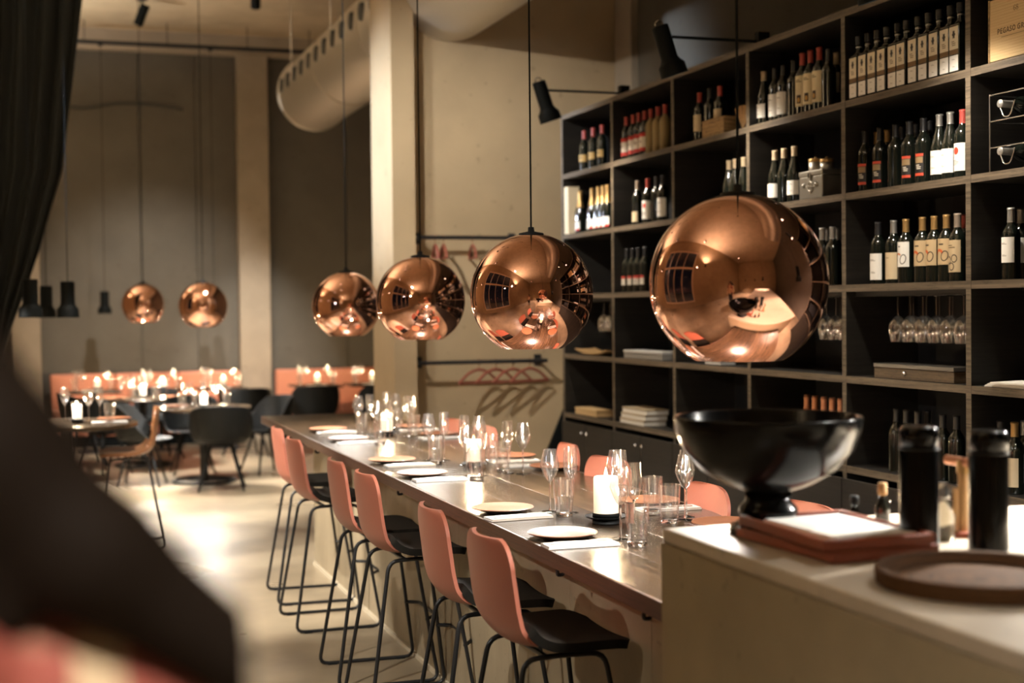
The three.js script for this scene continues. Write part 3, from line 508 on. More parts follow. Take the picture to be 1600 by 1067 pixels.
// bottle labels: flat print only
const strokes = (g, x, y, w, n, h, c) => { g.fillStyle = c; for (let i = 0; i < n; i++) g.fillRect(x + (i % 3) * w * 0.06, y + i * h * 2.1, w * (0.7 + 0.3 * ((i * 37 % 10) / 10)), h); };
const print = (bg, f) => std(0xffffff, 0.6, { map: canvasTexture(128, 160, (g, w, h) => { g.fillStyle = bg; g.fillRect(0, 0, w, h); f?.(g, w, h); }) });
const LAB = {
  white: print('#e6e4de', (g) => { strokes(g, 34, 36, 50, 2, 3, '#77726a'); strokes(g, 40, 110, 44, 3, 2, '#8b857b'); }),
  cream: print('#d6c8a4', (g) => { strokes(g, 30, 20, 60, 2, 4, '#5b4a33'); g.fillStyle = '#3b2d20'; g.fillRect(44, 100, 40, 44); g.fillStyle = '#b98d45'; g.beginPath(); g.arc(64, 126, 13, 0, 7); g.fill(); }),
  dim: print('#b9b3a6', (g) => { g.fillStyle = '#a02c22'; g.fillRect(0, 0, 128, 46); strokes(g, 34, 90, 50, 3, 3, '#55504a'); }),
  red: print('#d9d0c2', (g) => { g.fillStyle = '#b22a1e'; g.fillRect(0, 0, 128, 34); g.fillRect(0, 126, 128, 34); strokes(g, 34, 66, 56, 3, 3, '#6a3a30'); }),
  champ: print('#dcdad4', (g) => { g.fillStyle = '#b8322a'; g.beginPath(); g.arc(104, 150, 30, 0, 7); g.fill(); strokes(g, 34, 50, 56, 2, 4, '#8a8a88'); }),
  redblack: print('#15110f', (g) => { g.fillStyle = '#c2452c'; g.fillRect(0, 0, 128, 20); g.fillRect(0, 140, 128, 20); g.fillStyle = '#8a7350'; g.fillRect(8, 24, 112, 44); strokes(g, 24, 80, 74, 3, 6, '#d8d0c0'); }),
  tan: print('#c6b494', (g) => { strokes(g, 40, 30, 40, 1, 4, '#6d5c46'); }),
  swirlw: print('#dedcd6', (g) => { g.lineWidth = 10; g.strokeStyle = '#c4733c'; g.beginPath(); g.arc(44, 104, 28, 3.4, 5.6); g.stroke(); g.strokeStyle = '#3c352c'; g.lineWidth = 6; g.beginPath(); g.ellipse(84, 112, 20, 30, 0.3, 0, 6.3); g.stroke(); strokes(g, 44, 26, 26, 1, 8, '#3a3632'); }),
  swirl: print('#b9a17c', (g) => { g.lineWidth = 16; g.strokeStyle = '#c05a28'; g.beginPath(); g.arc(44, 96, 26, 3.2, 6.0); g.stroke(); g.strokeStyle = '#33291f'; g.lineWidth = 6; g.beginPath(); g.ellipse(84, 106, 22, 30, 0.3, 0, 6.3); g.stroke(); strokes(g, 38, 30, 54, 1, 9, '#3a2f24'); }),
  circles: print('#b7a280', (g) => { strokes(g, 24, 24, 70, 2, 5, '#5a4932'); g.strokeStyle = '#2f261c'; g.lineWidth = 5; for (const [x, y] of [[42, 100], [86, 92], [66, 132]]) { g.beginPath(); g.arc(x, y, 18, 0, 7); g.stroke(); } }),
  emblem: print('#d9cfb8', (g) => { g.fillStyle = '#6b5232'; g.fillRect(0, 132, 128, 28); g.fillStyle = '#2a241d'; g.beginPath(); g.arc(64, 46, 17, 0, 7); g.fill(); for (let k = 0; k < 6; k++) { g.beginPath(); g.arc(64 + 17 * Math.cos(k * 1.05), 46 + 19 * Math.sin(k * 1.05), 7, 0, 7); g.fill(); } strokes(g, 30, 84, 64, 3, 5, '#75664d'); }),
  whitered: print('#e2dfd8', (g) => { g.fillStyle = '#c23a24'; g.beginPath(); g.arc(64, 44, 22, 0, 7); g.fill(); strokes(g, 30, 96, 60, 4, 4, '#6f6a62'); }),
  gold: print('#a8884c', (g) => { strokes(g, 30, 40, 60, 3, 7, '#3a2c16'); }),
};
const CAP = { red: std(lin(0.30, 0.045, 0.035), 0.4), gold: std(lin(0.42, 0.26, 0.10), 0.38, { metalness: 0.7 }), copper: std(lin(0.5, 0.23, 0.13), 0.4, { metalness: 0.7 }), black: std(lin(0.012, 0.012, 0.014), 0.4), silver: std(lin(0.36, 0.35, 0.33), 0.35, { metalness: 0.7 }), cream: std(lin(0.40, 0.31, 0.2), 0.5), bronze: std(lin(0.3, 0.24, 0.19), 0.4, { metalness: 0.5 }), net: std(lin(0.26, 0.19, 0.085), 0.5, { metalness: 0.5, bumpMap: rep(concreteB, 3, 3), bumpScale: 0.004 }) };
const AW = { redblack: 0.62, champ: 1.0, red: 1.1, dim: 0.8 };
const SH = {
  bord: { r: 0.0375, body: [[0.0001, 0.006], [0.025, 0], [0.036, 0], [0.0375, 0.004], [0.0375, 0.178], [0.035, 0.198], [0.027, 0.214], [0.017, 0.228], [0.0145, 0.245], [0.0142, 0.286], [0.0158, 0.288], [0.0158, 0.295], [0.0001, 0.295]], cap: [0.236, 0.297], l: [0.05, 0.15] },
  burg: { r: 0.0385, body: [[0.0001, 0.006], [0.026, 0], [0.037, 0], [0.0385, 0.004], [0.0385, 0.135], [0.036, 0.16], [0.026, 0.2], [0.018, 0.23], [0.0145, 0.25], [0.0142, 0.287], [0.016, 0.289], [0.016, 0.296], [0.0001, 0.296]], cap: [0.245, 0.298], l: [0.03, 0.11] },
  champ: { r: 0.0405, body: [[0.0001, 0.01], [0.026, 0], [0.039, 0], [0.0405, 0.004], [0.0405, 0.13], [0.038, 0.158], [0.028, 0.2], [0.019, 0.235], [0.016, 0.26], [0.0155, 0.295], [0.018, 0.3], [0.014, 0.315], [0.0001, 0.315]], cap: [0.19, 0.317], l: [0.03, 0.105] },
};
function bottleProto(kind) {
  const K = {
    redneck: ['bord', 'red', 'gold', [0.07, 0.12]], redlab: ['bord', 'red', 'red', [0.03, 0.15]], gold: ['bord', 'red', null], redcream: ['bord', 'red', 'tan', [0.06, 0.16]], redcreamtall: ['bord', 'red', 'cream', [0.04, 0.185]], dark: ['bord', 'black', null], burgwhite: ['burg', 'cream', 'white', [0.04, 0.115]], bordwhite: ['bord', 'black', 'white', [0.03, 0.15]], creamlab: ['bord', 'cream', 'tan', [0.09, 0.19]],
    champ: ['champ', 'gold', 'champ', [0.02, 0.09]], bronze: ['bord', 'bronze', 'tan', [0.02, 0.09]], redwhite: ['bord', 'red', 'whitered', [0.03, 0.15]], burg: ['burg', 'cream', null], redblack: ['bord', 'black', 'redblack', [0.035, 0.135]], goldcap: ['bord', 'gold', null], whitecap: ['burg', 'silver', 'white', [0.03, 0.135]], dimlab: ['bord', 'black', 'dim', [0.05, 0.11]], silver: ['bord', 'silver', null], silvercream: ['bord', 'silver', 'tan', [0.05, 0.15]],
    arch: ['bord', 'black', 'white', [0.02, 0.145]], archtan: ['bord', 'silver', 'tan', [0.02, 0.145]], swirlw: ['bord', 'gold', 'swirlw', [0.075, 0.19]], swirl: ['bord', 'gold', 'swirl', [0.075, 0.19]], circles: ['bord', 'bronze', 'circles', [0.04, 0.18]], silverwhite: ['bord', 'silver', 'white', [0.07, 0.175]], copper: ['champ', 'copper', 'tan', [0.03, 0.09]], clear: ['bord', 'black', 'tan', [0.05, 0.14]], goldlab: ['bord', 'gold', 'tan', [0.03, 0.15]], whitered: ['bord', 'silver', 'whitered', [0.04, 0.16]],
  }[kind];
  const t = new THREE.Group();
  if (kind === 'spirit') {
    mesh('bottle_glass', [box(0.07, 0.19, 0.07, 0, 0.0955, 0, 0.007), lathe([[0.0001, 0.188], [0.03, 0.19], [0.016, 0.205], [0.014, 0.215], [0.014, 0.24], [0.0001, 0.24]], 20)], M.bottle, t);
    mesh('stopper', [cyl(0.017, 0.017, 0.035, 0, 0.236, 0)], CAP.black, t);
    mesh('neck_ring', cyl(0.0152, 0.0152, 0.006, 0, 0.222, 0), CAP.silver, t);
    for (const [a, b, m, n] of [[0.072, 0.178, LAB.emblem], [0.008, 0.068, LAB.white]]) mesh('label', [new THREE.BoxGeometry(0.06, b - a, 0.0012).rotateY(-PI / 2).translate(-0.0358, (a + b) / 2, 0)], m, t);
    return t;
  }
  const [sh, cap, lab, lr] = K, S = SH[sh];
  mesh('bottle_glass', lathe(S.body, 28), kind === 'gold' ? CAP.net : kind === 'clear' ? M.bottleClear : M.bottle, t);
  const [c0, c1] = S.cap, prof = S.body.filter(([, y]) => y > c0 && y < 0.9 * c1 + 0.03).map(([r, y]) => [r + 0.0008, y]), rr = (y) => { for (let i = 1; i < S.body.length; i++) { const [ra, ya] = S.body[i - 1], [rb, yb] = S.body[i]; if (y >= ya && y <= yb && yb > ya) return ra + (rb - ra) * (y - ya) / (yb - ya); } return 0.0145; };
  mesh('foil_cap', lathe([[rr(c0) + 0.0008, c0], ...prof, [0.0165, c1 - 0.004], [0.0155, c1], [0.0001, c1 + 0.001]], 24), CAP[cap], t);
  if (lab) mesh('label', new THREE.CylinderGeometry(S.r + 0.0006, S.r + 0.0006, lr[1] - lr[0], 20, 1, true, -PI * 0.42 - (AW[lab] ?? 1.15), 2 * (AW[lab] ?? 1.15)).translate(0, (lr[0] + lr[1]) / 2, 0), LAB[lab], t);
  if (lab === 'cream' || kind === 'redneck' ) mesh('neck_label', new THREE.CylinderGeometry(0.0155, 0.0155, 0.012, 16, 1, true).translate(0, 0.232, 0), CAP.gold, t);
  return t;
}
const DESC = { redneck: 'dark bottle with red foil', redlab: 'bottle with red and white label', gold: 'gold-netted bottle with red foil', redcream: 'red-foil bottle with small cream label', redcreamtall: 'red-foil bottle with tall cream label', dark: 'plain dark bottle', burgwhite: 'sloping-shoulder bottle with white label', bordwhite: 'dark bottle with white label', creamlab: 'bottle with high cream label', spirit: 'square bottle with emblem label', champ: 'gold-foil sparkling wine bottle', bronze: 'bottle with bronze foil', redwhite: 'red-foil bottle with white label', burg: 'unlabelled sloping-shoulder bottle', redblack: 'bottle with black and red label', goldcap: 'dark bottle with gold foil', whitecap: 'silver-capped bottle with white label', dimlab: 'slim bottle with small red-white label', silver: 'silver-capped dark bottle', silvercream: 'silver-capped bottle with cream label', arch: 'dark bottle with long white label', archtan: 'dark bottle with long tan label', swirlw: 'white-label bottle with orange swirl', swirl: 'tan-label bottle with orange swirl', circles: 'tan-label bottle with dark circles', silverwhite: 'silver-capped bottle with white label', copper: 'copper-foil sparkling wine bottle', clear: 'tall clear glass bottle', goldlab: 'gold-necked bottle with tan label', whitered: 'bottle with white and red label' };
const BAY = ['first bay from niche', 'second bay from niche', 'third bay from niche', 'fourth bay from niche', 'fifth bay from niche', 'sixth bay from niche'];
const ROWN = { 1: 'top row', 2: 'second row', 3: 'third row', 4: 'fourth row', 5: 'lowest row' };
const BOTTLES = [
  [1,1,'redneck',3.82,-9.75], [1,1,'redneck',3.82,-9.57], [1,1,'redneck',3.82,-9.4], [1,2,'redlab',3.82,-8.96], [1,2,'redlab',3.82,-8.84], [1,2,'redlab',3.82,-8.75], [1,2,'redlab',3.82,-8.65], [1,2,'gold',3.82,-8.55], [1,2,'gold',3.82,-8.44], [1,2,'gold',3.82,-8.33], [1,3,'redcream',3.82,-7.83], [1,3,'dark',3.82,-7.69], [1,3,'redcream',3.82,-7.56], [1,4,'burgwhite',3.82,-7.03], [1,4,'bordwhite',3.82,-6.9], [1,4,'bordwhite',3.82,-6.81], [1,4,'dark',3.82,-6.7], [1,4,'redcreamtall',3.82,-6.61], [1,4,'redcreamtall',3.82,-6.53], [1,4,'redcreamtall',3.82,-6.44], [1,4,'dark',3.82,-6.35], [1,4,'creamlab',3.9,-6.41], [1,5,'spirit',3.795,-6.03], [1,5,'spirit',3.795,-5.95], [1,5,'spirit',3.795,-5.87], [1,5,'spirit',3.795,-5.79], [1,5,'spirit',3.795,-5.7], [1,5,'spirit',3.795,-5.63], [1,5,'spirit',3.795,-5.54], [1,5,'spirit',3.795,-5.46], [1,5,'spirit',3.795,-5.38], [1,5,'spirit',3.795,-5.3], [1,5,'spirit',3.795,-5.23],
  [2,1,'champ',3.82,-9.84], [2,1,'champ',3.82,-9.6], [2,1,'champ',3.82,-9.48], [2,1,'champ',3.82,-9.39], [2,1,'champ',3.82,-9.31], [2,2,'bronze',3.82,-8.78], [2,2,'redwhite',3.82,-8.61], [2,2,'dark',3.82,-8.47], [2,2,'bordwhite',3.82,-8.37], [2,3,'burg',3.82,-7.45], [2,3,'burg',3.82,-7.37], [2,3,'burg',3.82,-7.27], [2,4,'burgwhite',3.82,-6.91], [2,4,'burg',3.82,-6.81], [2,4,'burgwhite',3.82,-6.7], [2,5,'redblack',3.82,-6.02], [2,5,'goldcap',3.9,-6.04], [2,5,'redblack',3.82,-5.89], [2,5,'goldcap',3.9,-5.95], [2,5,'dark',3.82,-5.76], [2,5,'dark',3.9,-5.83], [2,5,'redblack',3.82,-5.65], [2,5,'dark',3.9,-5.72], [2,5,'redblack',3.82,-5.54], [2,5,'dark',3.9,-5.61], [2,5,'whitecap',3.82,-5.42], [2,5,'whitecap',3.82,-5.34], [2,5,'redwhite',3.82,-5.25],
  [3,2,'dimlab',3.82,-8.97], [3,2,'dimlab',3.82,-8.87], [3,2,'dimlab',3.82,-8.77], [3,2,'dimlab',3.82,-8.66], [3,4,'silver',3.82,-6.42], [3,4,'silvercream',3.9,-6.51], [3,4,'silver',3.82,-6.32], [3,4,'silvercream',3.9,-6.41], [3,5,'arch',3.82,-5.91], [3,5,'archtan',3.82,-5.78], [3,5,'swirlw',3.82,-5.68], [3,5,'swirl',3.82,-5.55], [3,5,'swirl',3.82,-5.46], [3,5,'swirl',3.82,-5.37], [3,5,'circles',3.82,-5.29], [3,5,'redwhite',3.9,-5.35], [3,6,'silverwhite',3.82,-4.93], [3,6,'silverwhite',3.9,-4.97],
  [5,4,'copper',3.82,-6.58], [5,4,'copper',3.82,-6.5], [5,4,'copper',3.82,-6.41], [5,4,'copper',3.82,-6.33], [5,4,'copper',3.82,-6.25], [5,5,'dark',3.82,-5.76], [5,5,'dark',3.82,-5.68], [5,5,'dark',3.82,-5.59], [5,5,'dark',3.9,-5.63], [5,5,'dark',3.82,-5.4], [5,5,'dark',3.82,-5.3], [5,6,'clear',3.82,-5.0], [5,6,'goldlab',3.82,-4.91], [5,6,'whitered',3.9,-4.95],
];
const bp = {}, seen = {};
for (const [r, c, kind, x, z] of BOTTLES) {
  const key = r + '-' + c, n = seen[key] = (seen[key] ?? -1) + 1;
  const lab = `${DESC[kind]}, ${n < 12 ? ORD[n] : 'last'} in ${ROWN[r]}, ${BAY[c - 1]}`;
  let t = bp[kind];
  if (!t) { t = bp[kind] = bottleProto(kind); t.name = numbered('wine_bottle'); t.userData.category = 'bottle'; scene.add(t); t.position.set(x, floorOf(r), z); tag(t, lab, null, 'bottles on the wine shelf'); }
  else t = cloneThing(t, lab, [x, floorOf(r), z], 0, 'bottles on the wine shelf');
  const s = kind === 'spirit' ? 1.12 : kind === 'dark' && r === 1 ? 1.02 : kind === 'redcreamtall' ? 1.1 : 1; t.scale.set(1, s, 1);
  if (kind !== 'spirit') t.rotation.y = rnd(-0.25, 0.25);
}

// ---------------------------------------------------------------- other things on the shelf
{
  // stemware hanging from rails under the third board
  const top = ROW[3] - BT / 2;
  const rack = (c) => { const t = thing('glass_rack', `black glass-hanging rails under the fourth-row board, ${BAY[c - 1]}`, 'rack', [0, top, 0], 0, 'glass rails in the wine shelf'); for (const x of [3.80, 3.88, 3.96, 4.04]) mesh('rail', [span(x - 0.012, x + 0.012, -0.024, -0.02, VZ[c - 1] + 0.03, VZ[c] - 0.03), span(x - 0.003, x + 0.003, -0.021, 0, VZ[c - 1] + 0.03, VZ[c] - 0.03)], M.blackSteel, t); };
  let n = 0;
  const hang = ware('hanging_wine_glass', 'wine glass', [
    ['foot', lathe([[0.0001, -0.019], [0.033, -0.019], [0.034, -0.0175], [0.012, -0.023], [0.0045, -0.03], [0.0001, -0.03]].reverse(), 28), M.solidGlass],
    ['stem', cyl(0.0036, 0.0036, 0.092, 0, -0.116, 0, 12), M.solidGlass],
    ['bowl', lathe(wall([[0.0045, -0.114], [0.02, -0.124], [0.04, -0.15], [0.044, -0.172], [0.041, -0.205], [0.033, -0.24]].reverse(), 0.0013), 28), M.glass]]);
  for (const [c, zs] of [[1, [-9.45, -9.33]], [4, [-6.42, -6.33, -6.24]], [5, [-5.78, -5.68, -5.58, -5.48, -5.38, -5.28]]]) {
    rack(c);
    zs.forEach((z, k) => [3.84, 3.92].slice(0, c === 1 ? 1 : 2).forEach((x, j) => {
      const lab = `upside-down hanging wine glass, ${ORD[k]} in the ${j ? 'rear' : 'front'} row, ${BAY[c - 1]}`, p = [x, top - 0.0005, z + j * 0.01];
      if (!n++) { scene.add(hang); hang.position.set(...p); tag(hang, lab, null, 'hanging stemware in the wine shelf'); } else cloneThing(hang, lab, p, 0, 'hanging stemware in the wine shelf');
    }));
  }
}
{
  const f = floorOf;
  // top row
  let t = thing('wooden_box', 'small pale wooden gift box in the top row beside red-foil bottles', 'box', [3.80, f(1), -7.53], 0.0);
  mesh('box_body', [span(-0.045, 0.045, 0, 0.09, -0.14, 0.14, 0.003)], M.pine, t); mesh('lid', [span(-0.047, 0.047, 0.0905, 0.1, -0.142, 0.142, 0.002)], M.pine, t);
  t = thing('folded_fan', 'pleated pale fan propped against the upright in the top row', 'fan', [3.80, f(1), -7.235]);
  for (let k = 0; k < 7; k++) { const a = -0.45 + k * 0.15; mesh('fan_blade', rod([0, 0.008, 0], [0.004 * k - 0.012, 0.13 * Math.cos(a) + 0.008, 0.13 * Math.sin(a)], 0.004, 0.012, 6), k % 2 ? M.pine : M.cork, t); }
  // wooden crate with printing
  t = thing('wooden_wine_crate', 'pale wooden wine crate with dark printed capitals in the top row', 'crate', [3.80, f(1), -4.742]);
  mesh('crate_body', span(-0.02, 0.28, 0, 0.265, -0.27, 0.27, 0.003), M.pine, t);
  mesh('crate_front', new THREE.BoxGeometry(0.51, 0.25, 0.012).rotateY(-PI / 2).translate(-0.027, 0.1325, 0), std(0xffffff, 0.65, { map: canvasTexture(1020, 500, (g) => {
    g.fillStyle = '#d2b585'; g.fillRect(0, 0, 1020, 500); for (let i = 0; i < 260; i++) { g.fillStyle = `rgba(${i % 2 ? '120,84,40' : '236,214,170'},0.10)`; g.fillRect((i * 397) % 1020 - 300, (i * 131) % 500, 700, 1 + (i % 4)); }
    g.fillStyle = '#5a452c'; g.textAlign = 'left'; g.font = 'bold 62px sans-serif'; g.fillText('PEGASO GRA', 96, 290); g.font = '60px serif'; g.fillText('68', 300, 130); g.fillRect(150, 316, 330, 4);
  }) }), t);
  mesh('crate_rim', [span(-0.035, -0.0335 + 0.004, 0.003, 0.262, -0.262, -0.252), span(-0.035, -0.0295, 0.003, 0.262, 0.252, 0.262)], M.pine, t);
  // second row: slim box, tin and jars
  t = thing('bottle_carton', 'slim cream bottle carton standing in the second row by the niche end', 'box', [3.80, f(2), -9.965]);
  mesh('carton_body', span(-0.045, 0.045, 0, 0.35, -0.04, 0.04, 0.003), std(lin(0.62, 0.52, 0.36), 0.7), t); mesh('carton_flap', span(-0.046, 0.046, 0.3505, 0.354, -0.041, 0.041, 0.001), std(lin(0.55, 0.45, 0.3), 0.7), t);
  t = thing('metal_casket', 'embossed pewter casket with clasp in the second row beside sparkling bottles', 'casket', [3.83, f(2), -6.45]);
  const pewter = std(lin(0.34, 0.32, 0.28), 0.38, { metalness: 0.85 });
  mesh('casket_body', span(-0.06, 0.06, 0, 0.115, -0.115, 0.115, 0.006), pewter, t); mesh('casket_lid', span(-0.063, 0.063, 0.116, 0.145, -0.118, 0.118, 0.008), pewter, t);
  mesh('emblem', [new THREE.TorusGeometry(0.024, 0.006, 8, 20).rotateY(-PI / 2).translate(-0.061, 0.062, 0), box(0.008, 0.012, 0.09, -0.061, 0.062, 0, 0.003), box(0.008, 0.07, 0.012, -0.061, 0.062, 0, 0.003), ...[-1, 1].map((s) => new THREE.SphereGeometry(0.013, 10, 8).translate(-0.06, 0.072, 0.062 * s))], pewter, t);
  mesh('clasp', box(0.012, 0.03, 0.022, -0.066, 0.118, 0, 0.003), M.steel, t);
  [[-0.05, 'squat brass tin on the lid of the pewter casket'], [0.06, 'dented brass tin on the casket lid nearer the shelf upright']].forEach(([dz, l], k) => { const o = thing('brass_tin', l, 'tin', [3.83, f(2) + 0.1455, -6.45 + dz]); mesh('tin_body', lathe([[0.0001, 0], [0.034, 0], [0.035, 0.003], [0.035, 0.05 - 0.012 * k], [0.0001, 0.05 - 0.012 * k]], 24), pewter, o); mesh('lid', lathe([[0.0365, 0.0485 - 0.012 * k], [0.0365, 0.062 - 0.012 * k], [0.03, 0.066 - 0.012 * k], [0.006, 0.067 - 0.012 * k], [0.006, 0.076 - 0.012 * k], [0.0001, 0.077 - 0.012 * k]], 24), CAP.gold, o); });
  // wire rack with two lying bottles
  t = thing('wire_wine_rack', 'small chrome wire rack holding lying bottles in the second row', 'wine rack', [3.80, f(2), -4.80]);
  for (const z of [-0.24, 0.24]) for (const x of [0, 0.18]) mesh('upright_rod', cyl(0.004, 0.004, 0.33, x, 0, z, 8), M.steel, t);
  for (const y of [0.105, 0.215, 0.325]) mesh('cross_rod', [rod([0, y, -0.24], [0, y, 0.24], 0.0035), rod([0.18, y, -0.24], [0.18, y, 0.24], 0.0035), rod([0, y, -0.24], [0.18, y, -0.24], 0.0035), rod([0, y, 0.24], [0.18, y, 0.24], 0.0035)], M.steel, t);
  for (const y of [0.03, 0.225]) mesh('cradle', [-0.13, 0.07].flatMap((z) => [bent([[0, y + 0.06, z - 0.05], [0, y, z - 0.02], [0, y, z + 0.02], [0, y + 0.06, z + 0.05]], 0.0035, 0.02, 6)]), M.steel, t);
  [[0.035, -0.13, 'lower bottle lying at the niche side of the wire rack'], [0.23, -0.13, 'upper bottle lying at the niche side of the wire rack'], [0.035, 0.07, 'lower bottle lying at the outer side of the wire rack']].forEach(([y, dz, l]) => {
    const o = bp.silver.clone(); o.name = numbered('wine_bottle'); o.userData = { category: 'bottle', label: l, group: 'bottles lying in the wire rack' }; scene.add(o); o.scale.setScalar(1); o.rotation.set(0, 0, PI / 2 - 0.02); o.position.set(4.06, f(2) + y + 0.0405, -4.80 + dz);
  });
  // third and fourth row
  t = thing('wooden_tray', 'warped pale wooden tray lying in the fourth row by the niche', 'tray', [3.84, f(4), -9.52]);
  mesh('tray_board', sheet([[-0.085, 0.012], [-0.04, 0.007], [0.04, 0.007], [0.085, 0.014]], () => 0.30, () => 0.03, 0.008, 10, 16), M.pine, t); mesh('tray_batten', [span(-0.07, 0.07, 0.0, 0.003, -0.03, -0.01), span(-0.07, 0.07, 0.0, 0.003, 0.01, 0.03)], M.pine, t);
  const slab = (l, x, y, z, w, h, d, m, cat = 'box', lidm = m) => { const o = thing(cat === 'book' ? 'book' : 'flat_case', l, cat, [x, y, z]); mesh(cat === 'book' ? 'book_block' : 'case_body', span(-w / 2, w / 2, 0, h * 0.72, -d / 2, d / 2, 0.003), m, o); mesh(cat === 'book' ? 'cover' : 'lid', span(-w / 2 - 0.003, w / 2 + 0.003, h * 0.72 + 0.0005, h, -d / 2 - 0.003, d / 2 + 0.003, 0.002), lidm, o); return o; };
  const grey = std(lin(0.20, 0.19, 0.175), 0.55), pale = std(lin(0.42, 0.42, 0.41), 0.6), caseW = std(lin(0.17, 0.13, 0.09), 0.5, { map: rep(woodT, 2, 2) });
  slab('flat grey case with a pale lid in the fourth row second bay', 3.85, f(4), -8.62, 0.15, 0.055, 0.62, grey, 'case', pale);
  slab('small pale box half hidden below the big copper globe', 3.82, f(4), -7.58, 0.1, 0.035, 0.2, pale, 'case', pale);
  t = slab('wide flat wooden case with a round knob under the hanging glasses', 3.87, f(4), -5.56, 0.2, 0.07, 0.62, caseW, 'case', std(lin(0.06, 0.055, 0.05), 0.25));
  mesh('knob', new THREE.SphereGeometry(0.011, 12, 8).translate(-0.109, 0.03, -0.05), M.steel, t);
  [0, 1, 2].forEach((k) => { const o = thing('menu_sheets', `${['lowest', 'middle', 'topmost'][k]} white folded menu sheets lying in the fourth row sixth bay`, 'menu', [3.86 - 0.012 * k, f(4) + 0.0085 * k, -4.88 + 0.04 * k], 0.12 * k); mesh('sheet_fold', [box(0.2, 0.0035, 0.3, 0, 0.002, 0, 0.001), box(0.198, 0.0035, 0.296, 0.002, 0.006, 0.001, 0.001)], M.paper, o); });
  // lowest row
  slab('tan flat box alone in the lowest row of the niche-side bay', 3.83, f(5), -9.63, 0.13, 0.05, 0.42, std(lin(0.52, 0.36, 0.18), 0.6), 'box');
  [['white bundle at the bottom of the stack', 0], ['white bundle in the middle of the stack', 1], ['white bundle on top of the stack', 2]].forEach(([l, k]) => slab(l + ' of bound books in the lowest row', 3.84 + 0.004 * k, f(5) + 0.0365 * k, -8.77 + 0.012 * k, 0.16, 0.036, 0.4, std(lin(0.6 + 0.06 * k, 0.58 + 0.06 * k, 0.53 + 0.06 * k), 0.7), 'book', std(lin(0.36, 0.29, 0.19), 0.7)));
  for (let k = 0; k < 5; k++) placed('tumbler', `water tumbler stored in the lowest row third bay, ${ORD[k]} from the niche`, [3.83, f(5), -7.53 + k * 0.092], rnd(0, 6), 'tumblers stored on the wine shelf');
}
// ---------------------------------------------------------------- coat niche
function coatRail(label, y, x0, x1) {
  const t = thing('coat_rail', label, 'coat rail', [0, y, -10.62]);
  mesh('rail_bar', rod([x0, 0, 0], [x1, 0, 0], 0.016, 0.016, 14), M.blackSteel, t);
  for (const x of [x0 + 0.04, x1 - 0.02]) mesh('bracket', [rod([x, 0, 0], [x, 0, -0.18], 0.012), box(0.06, 0.09, 0.01, x, 0, -0.175, 0.003)], M.blackSteel, t);
}
coatRail('black steel coat rail in the niche holding the upper few hangers', 2.235, 2.78, 3.62);
coatRail('black steel coat rail in the niche holding the spread of coral hangers', 1.265, 2.78, 3.83);
{
  const red = std(lin(0.26, 0.075, 0.045), 0.7), make = () => {
    const t = new THREE.Group(); t.userData.category = 'coat hanger';
    mesh('hook', curveTube([[0, -0.055, 0], [0, -0.03, 0], [0.016, -0.012, 0], [0.018, 0.008, 0], [0, 0.021, 0], [-0.018, 0.008, 0]], 0.0035, 20, 8), M.copper, t);
    mesh('shoulder', [bent([[-0.2, -0.155, 0], [-0.11, -0.085, 0], [-0.03, -0.058, 0], [0.03, -0.058, 0], [0.11, -0.085, 0], [0.2, -0.155, 0]], 0.012, 0.03, 8)], red, t);
    mesh('trouser_bar', rod([-0.2, -0.157, 0], [0.2, -0.157, 0], 0.009), red, t);
    return t;
  };
  const h = make(); h.name = numbered('coat_hanger');
  const put = (l, p, turn, first) => { if (first) { scene.add(h); h.position.set(...p); h.rotation.y = turn; tag(h, l, null, 'coral coat hangers in the niche'); } else cloneThing(h, l, p, turn, 'coral coat hangers in the niche'); };
  [[3.26, 0.42], [3.40, 0.42], [3.54, 0.42], [3.68, 0.42]].forEach(([x, a], k) => put(`coral coat hanger turned flat on the lower rail, ${ORD[k]} from the pillar`, [x, 1.262, -10.62], a, !k));
  [[2.92, 1.42], [2.985, 1.42], [3.22, 1.42]].forEach(([x, a], k) => put(`coral coat hanger seen edge-on on the upper rail, ${ORD[k]} from the pillar`, [x, 2.232, -10.62], a));
  const t = thing('leaning_board', 'narrow black board leaning between the wine shelf and the niche', 'board');
  mesh('board_plank', metre(new THREE.BoxGeometry(0.09, 1.32, 0.03).rotateZ(-0.42).translate(3.83, 0.615, -10.45)), M.blackPaint, t);
  mesh('end_cap', metre(new THREE.BoxGeometry(0.094, 0.02, 0.034).rotateZ(-0.42).translate(3.83 + 0.665 * Math.sin(0.42), 0.615 + 0.665 * Math.cos(0.42), -10.45)), M.blackSteel, t);
}

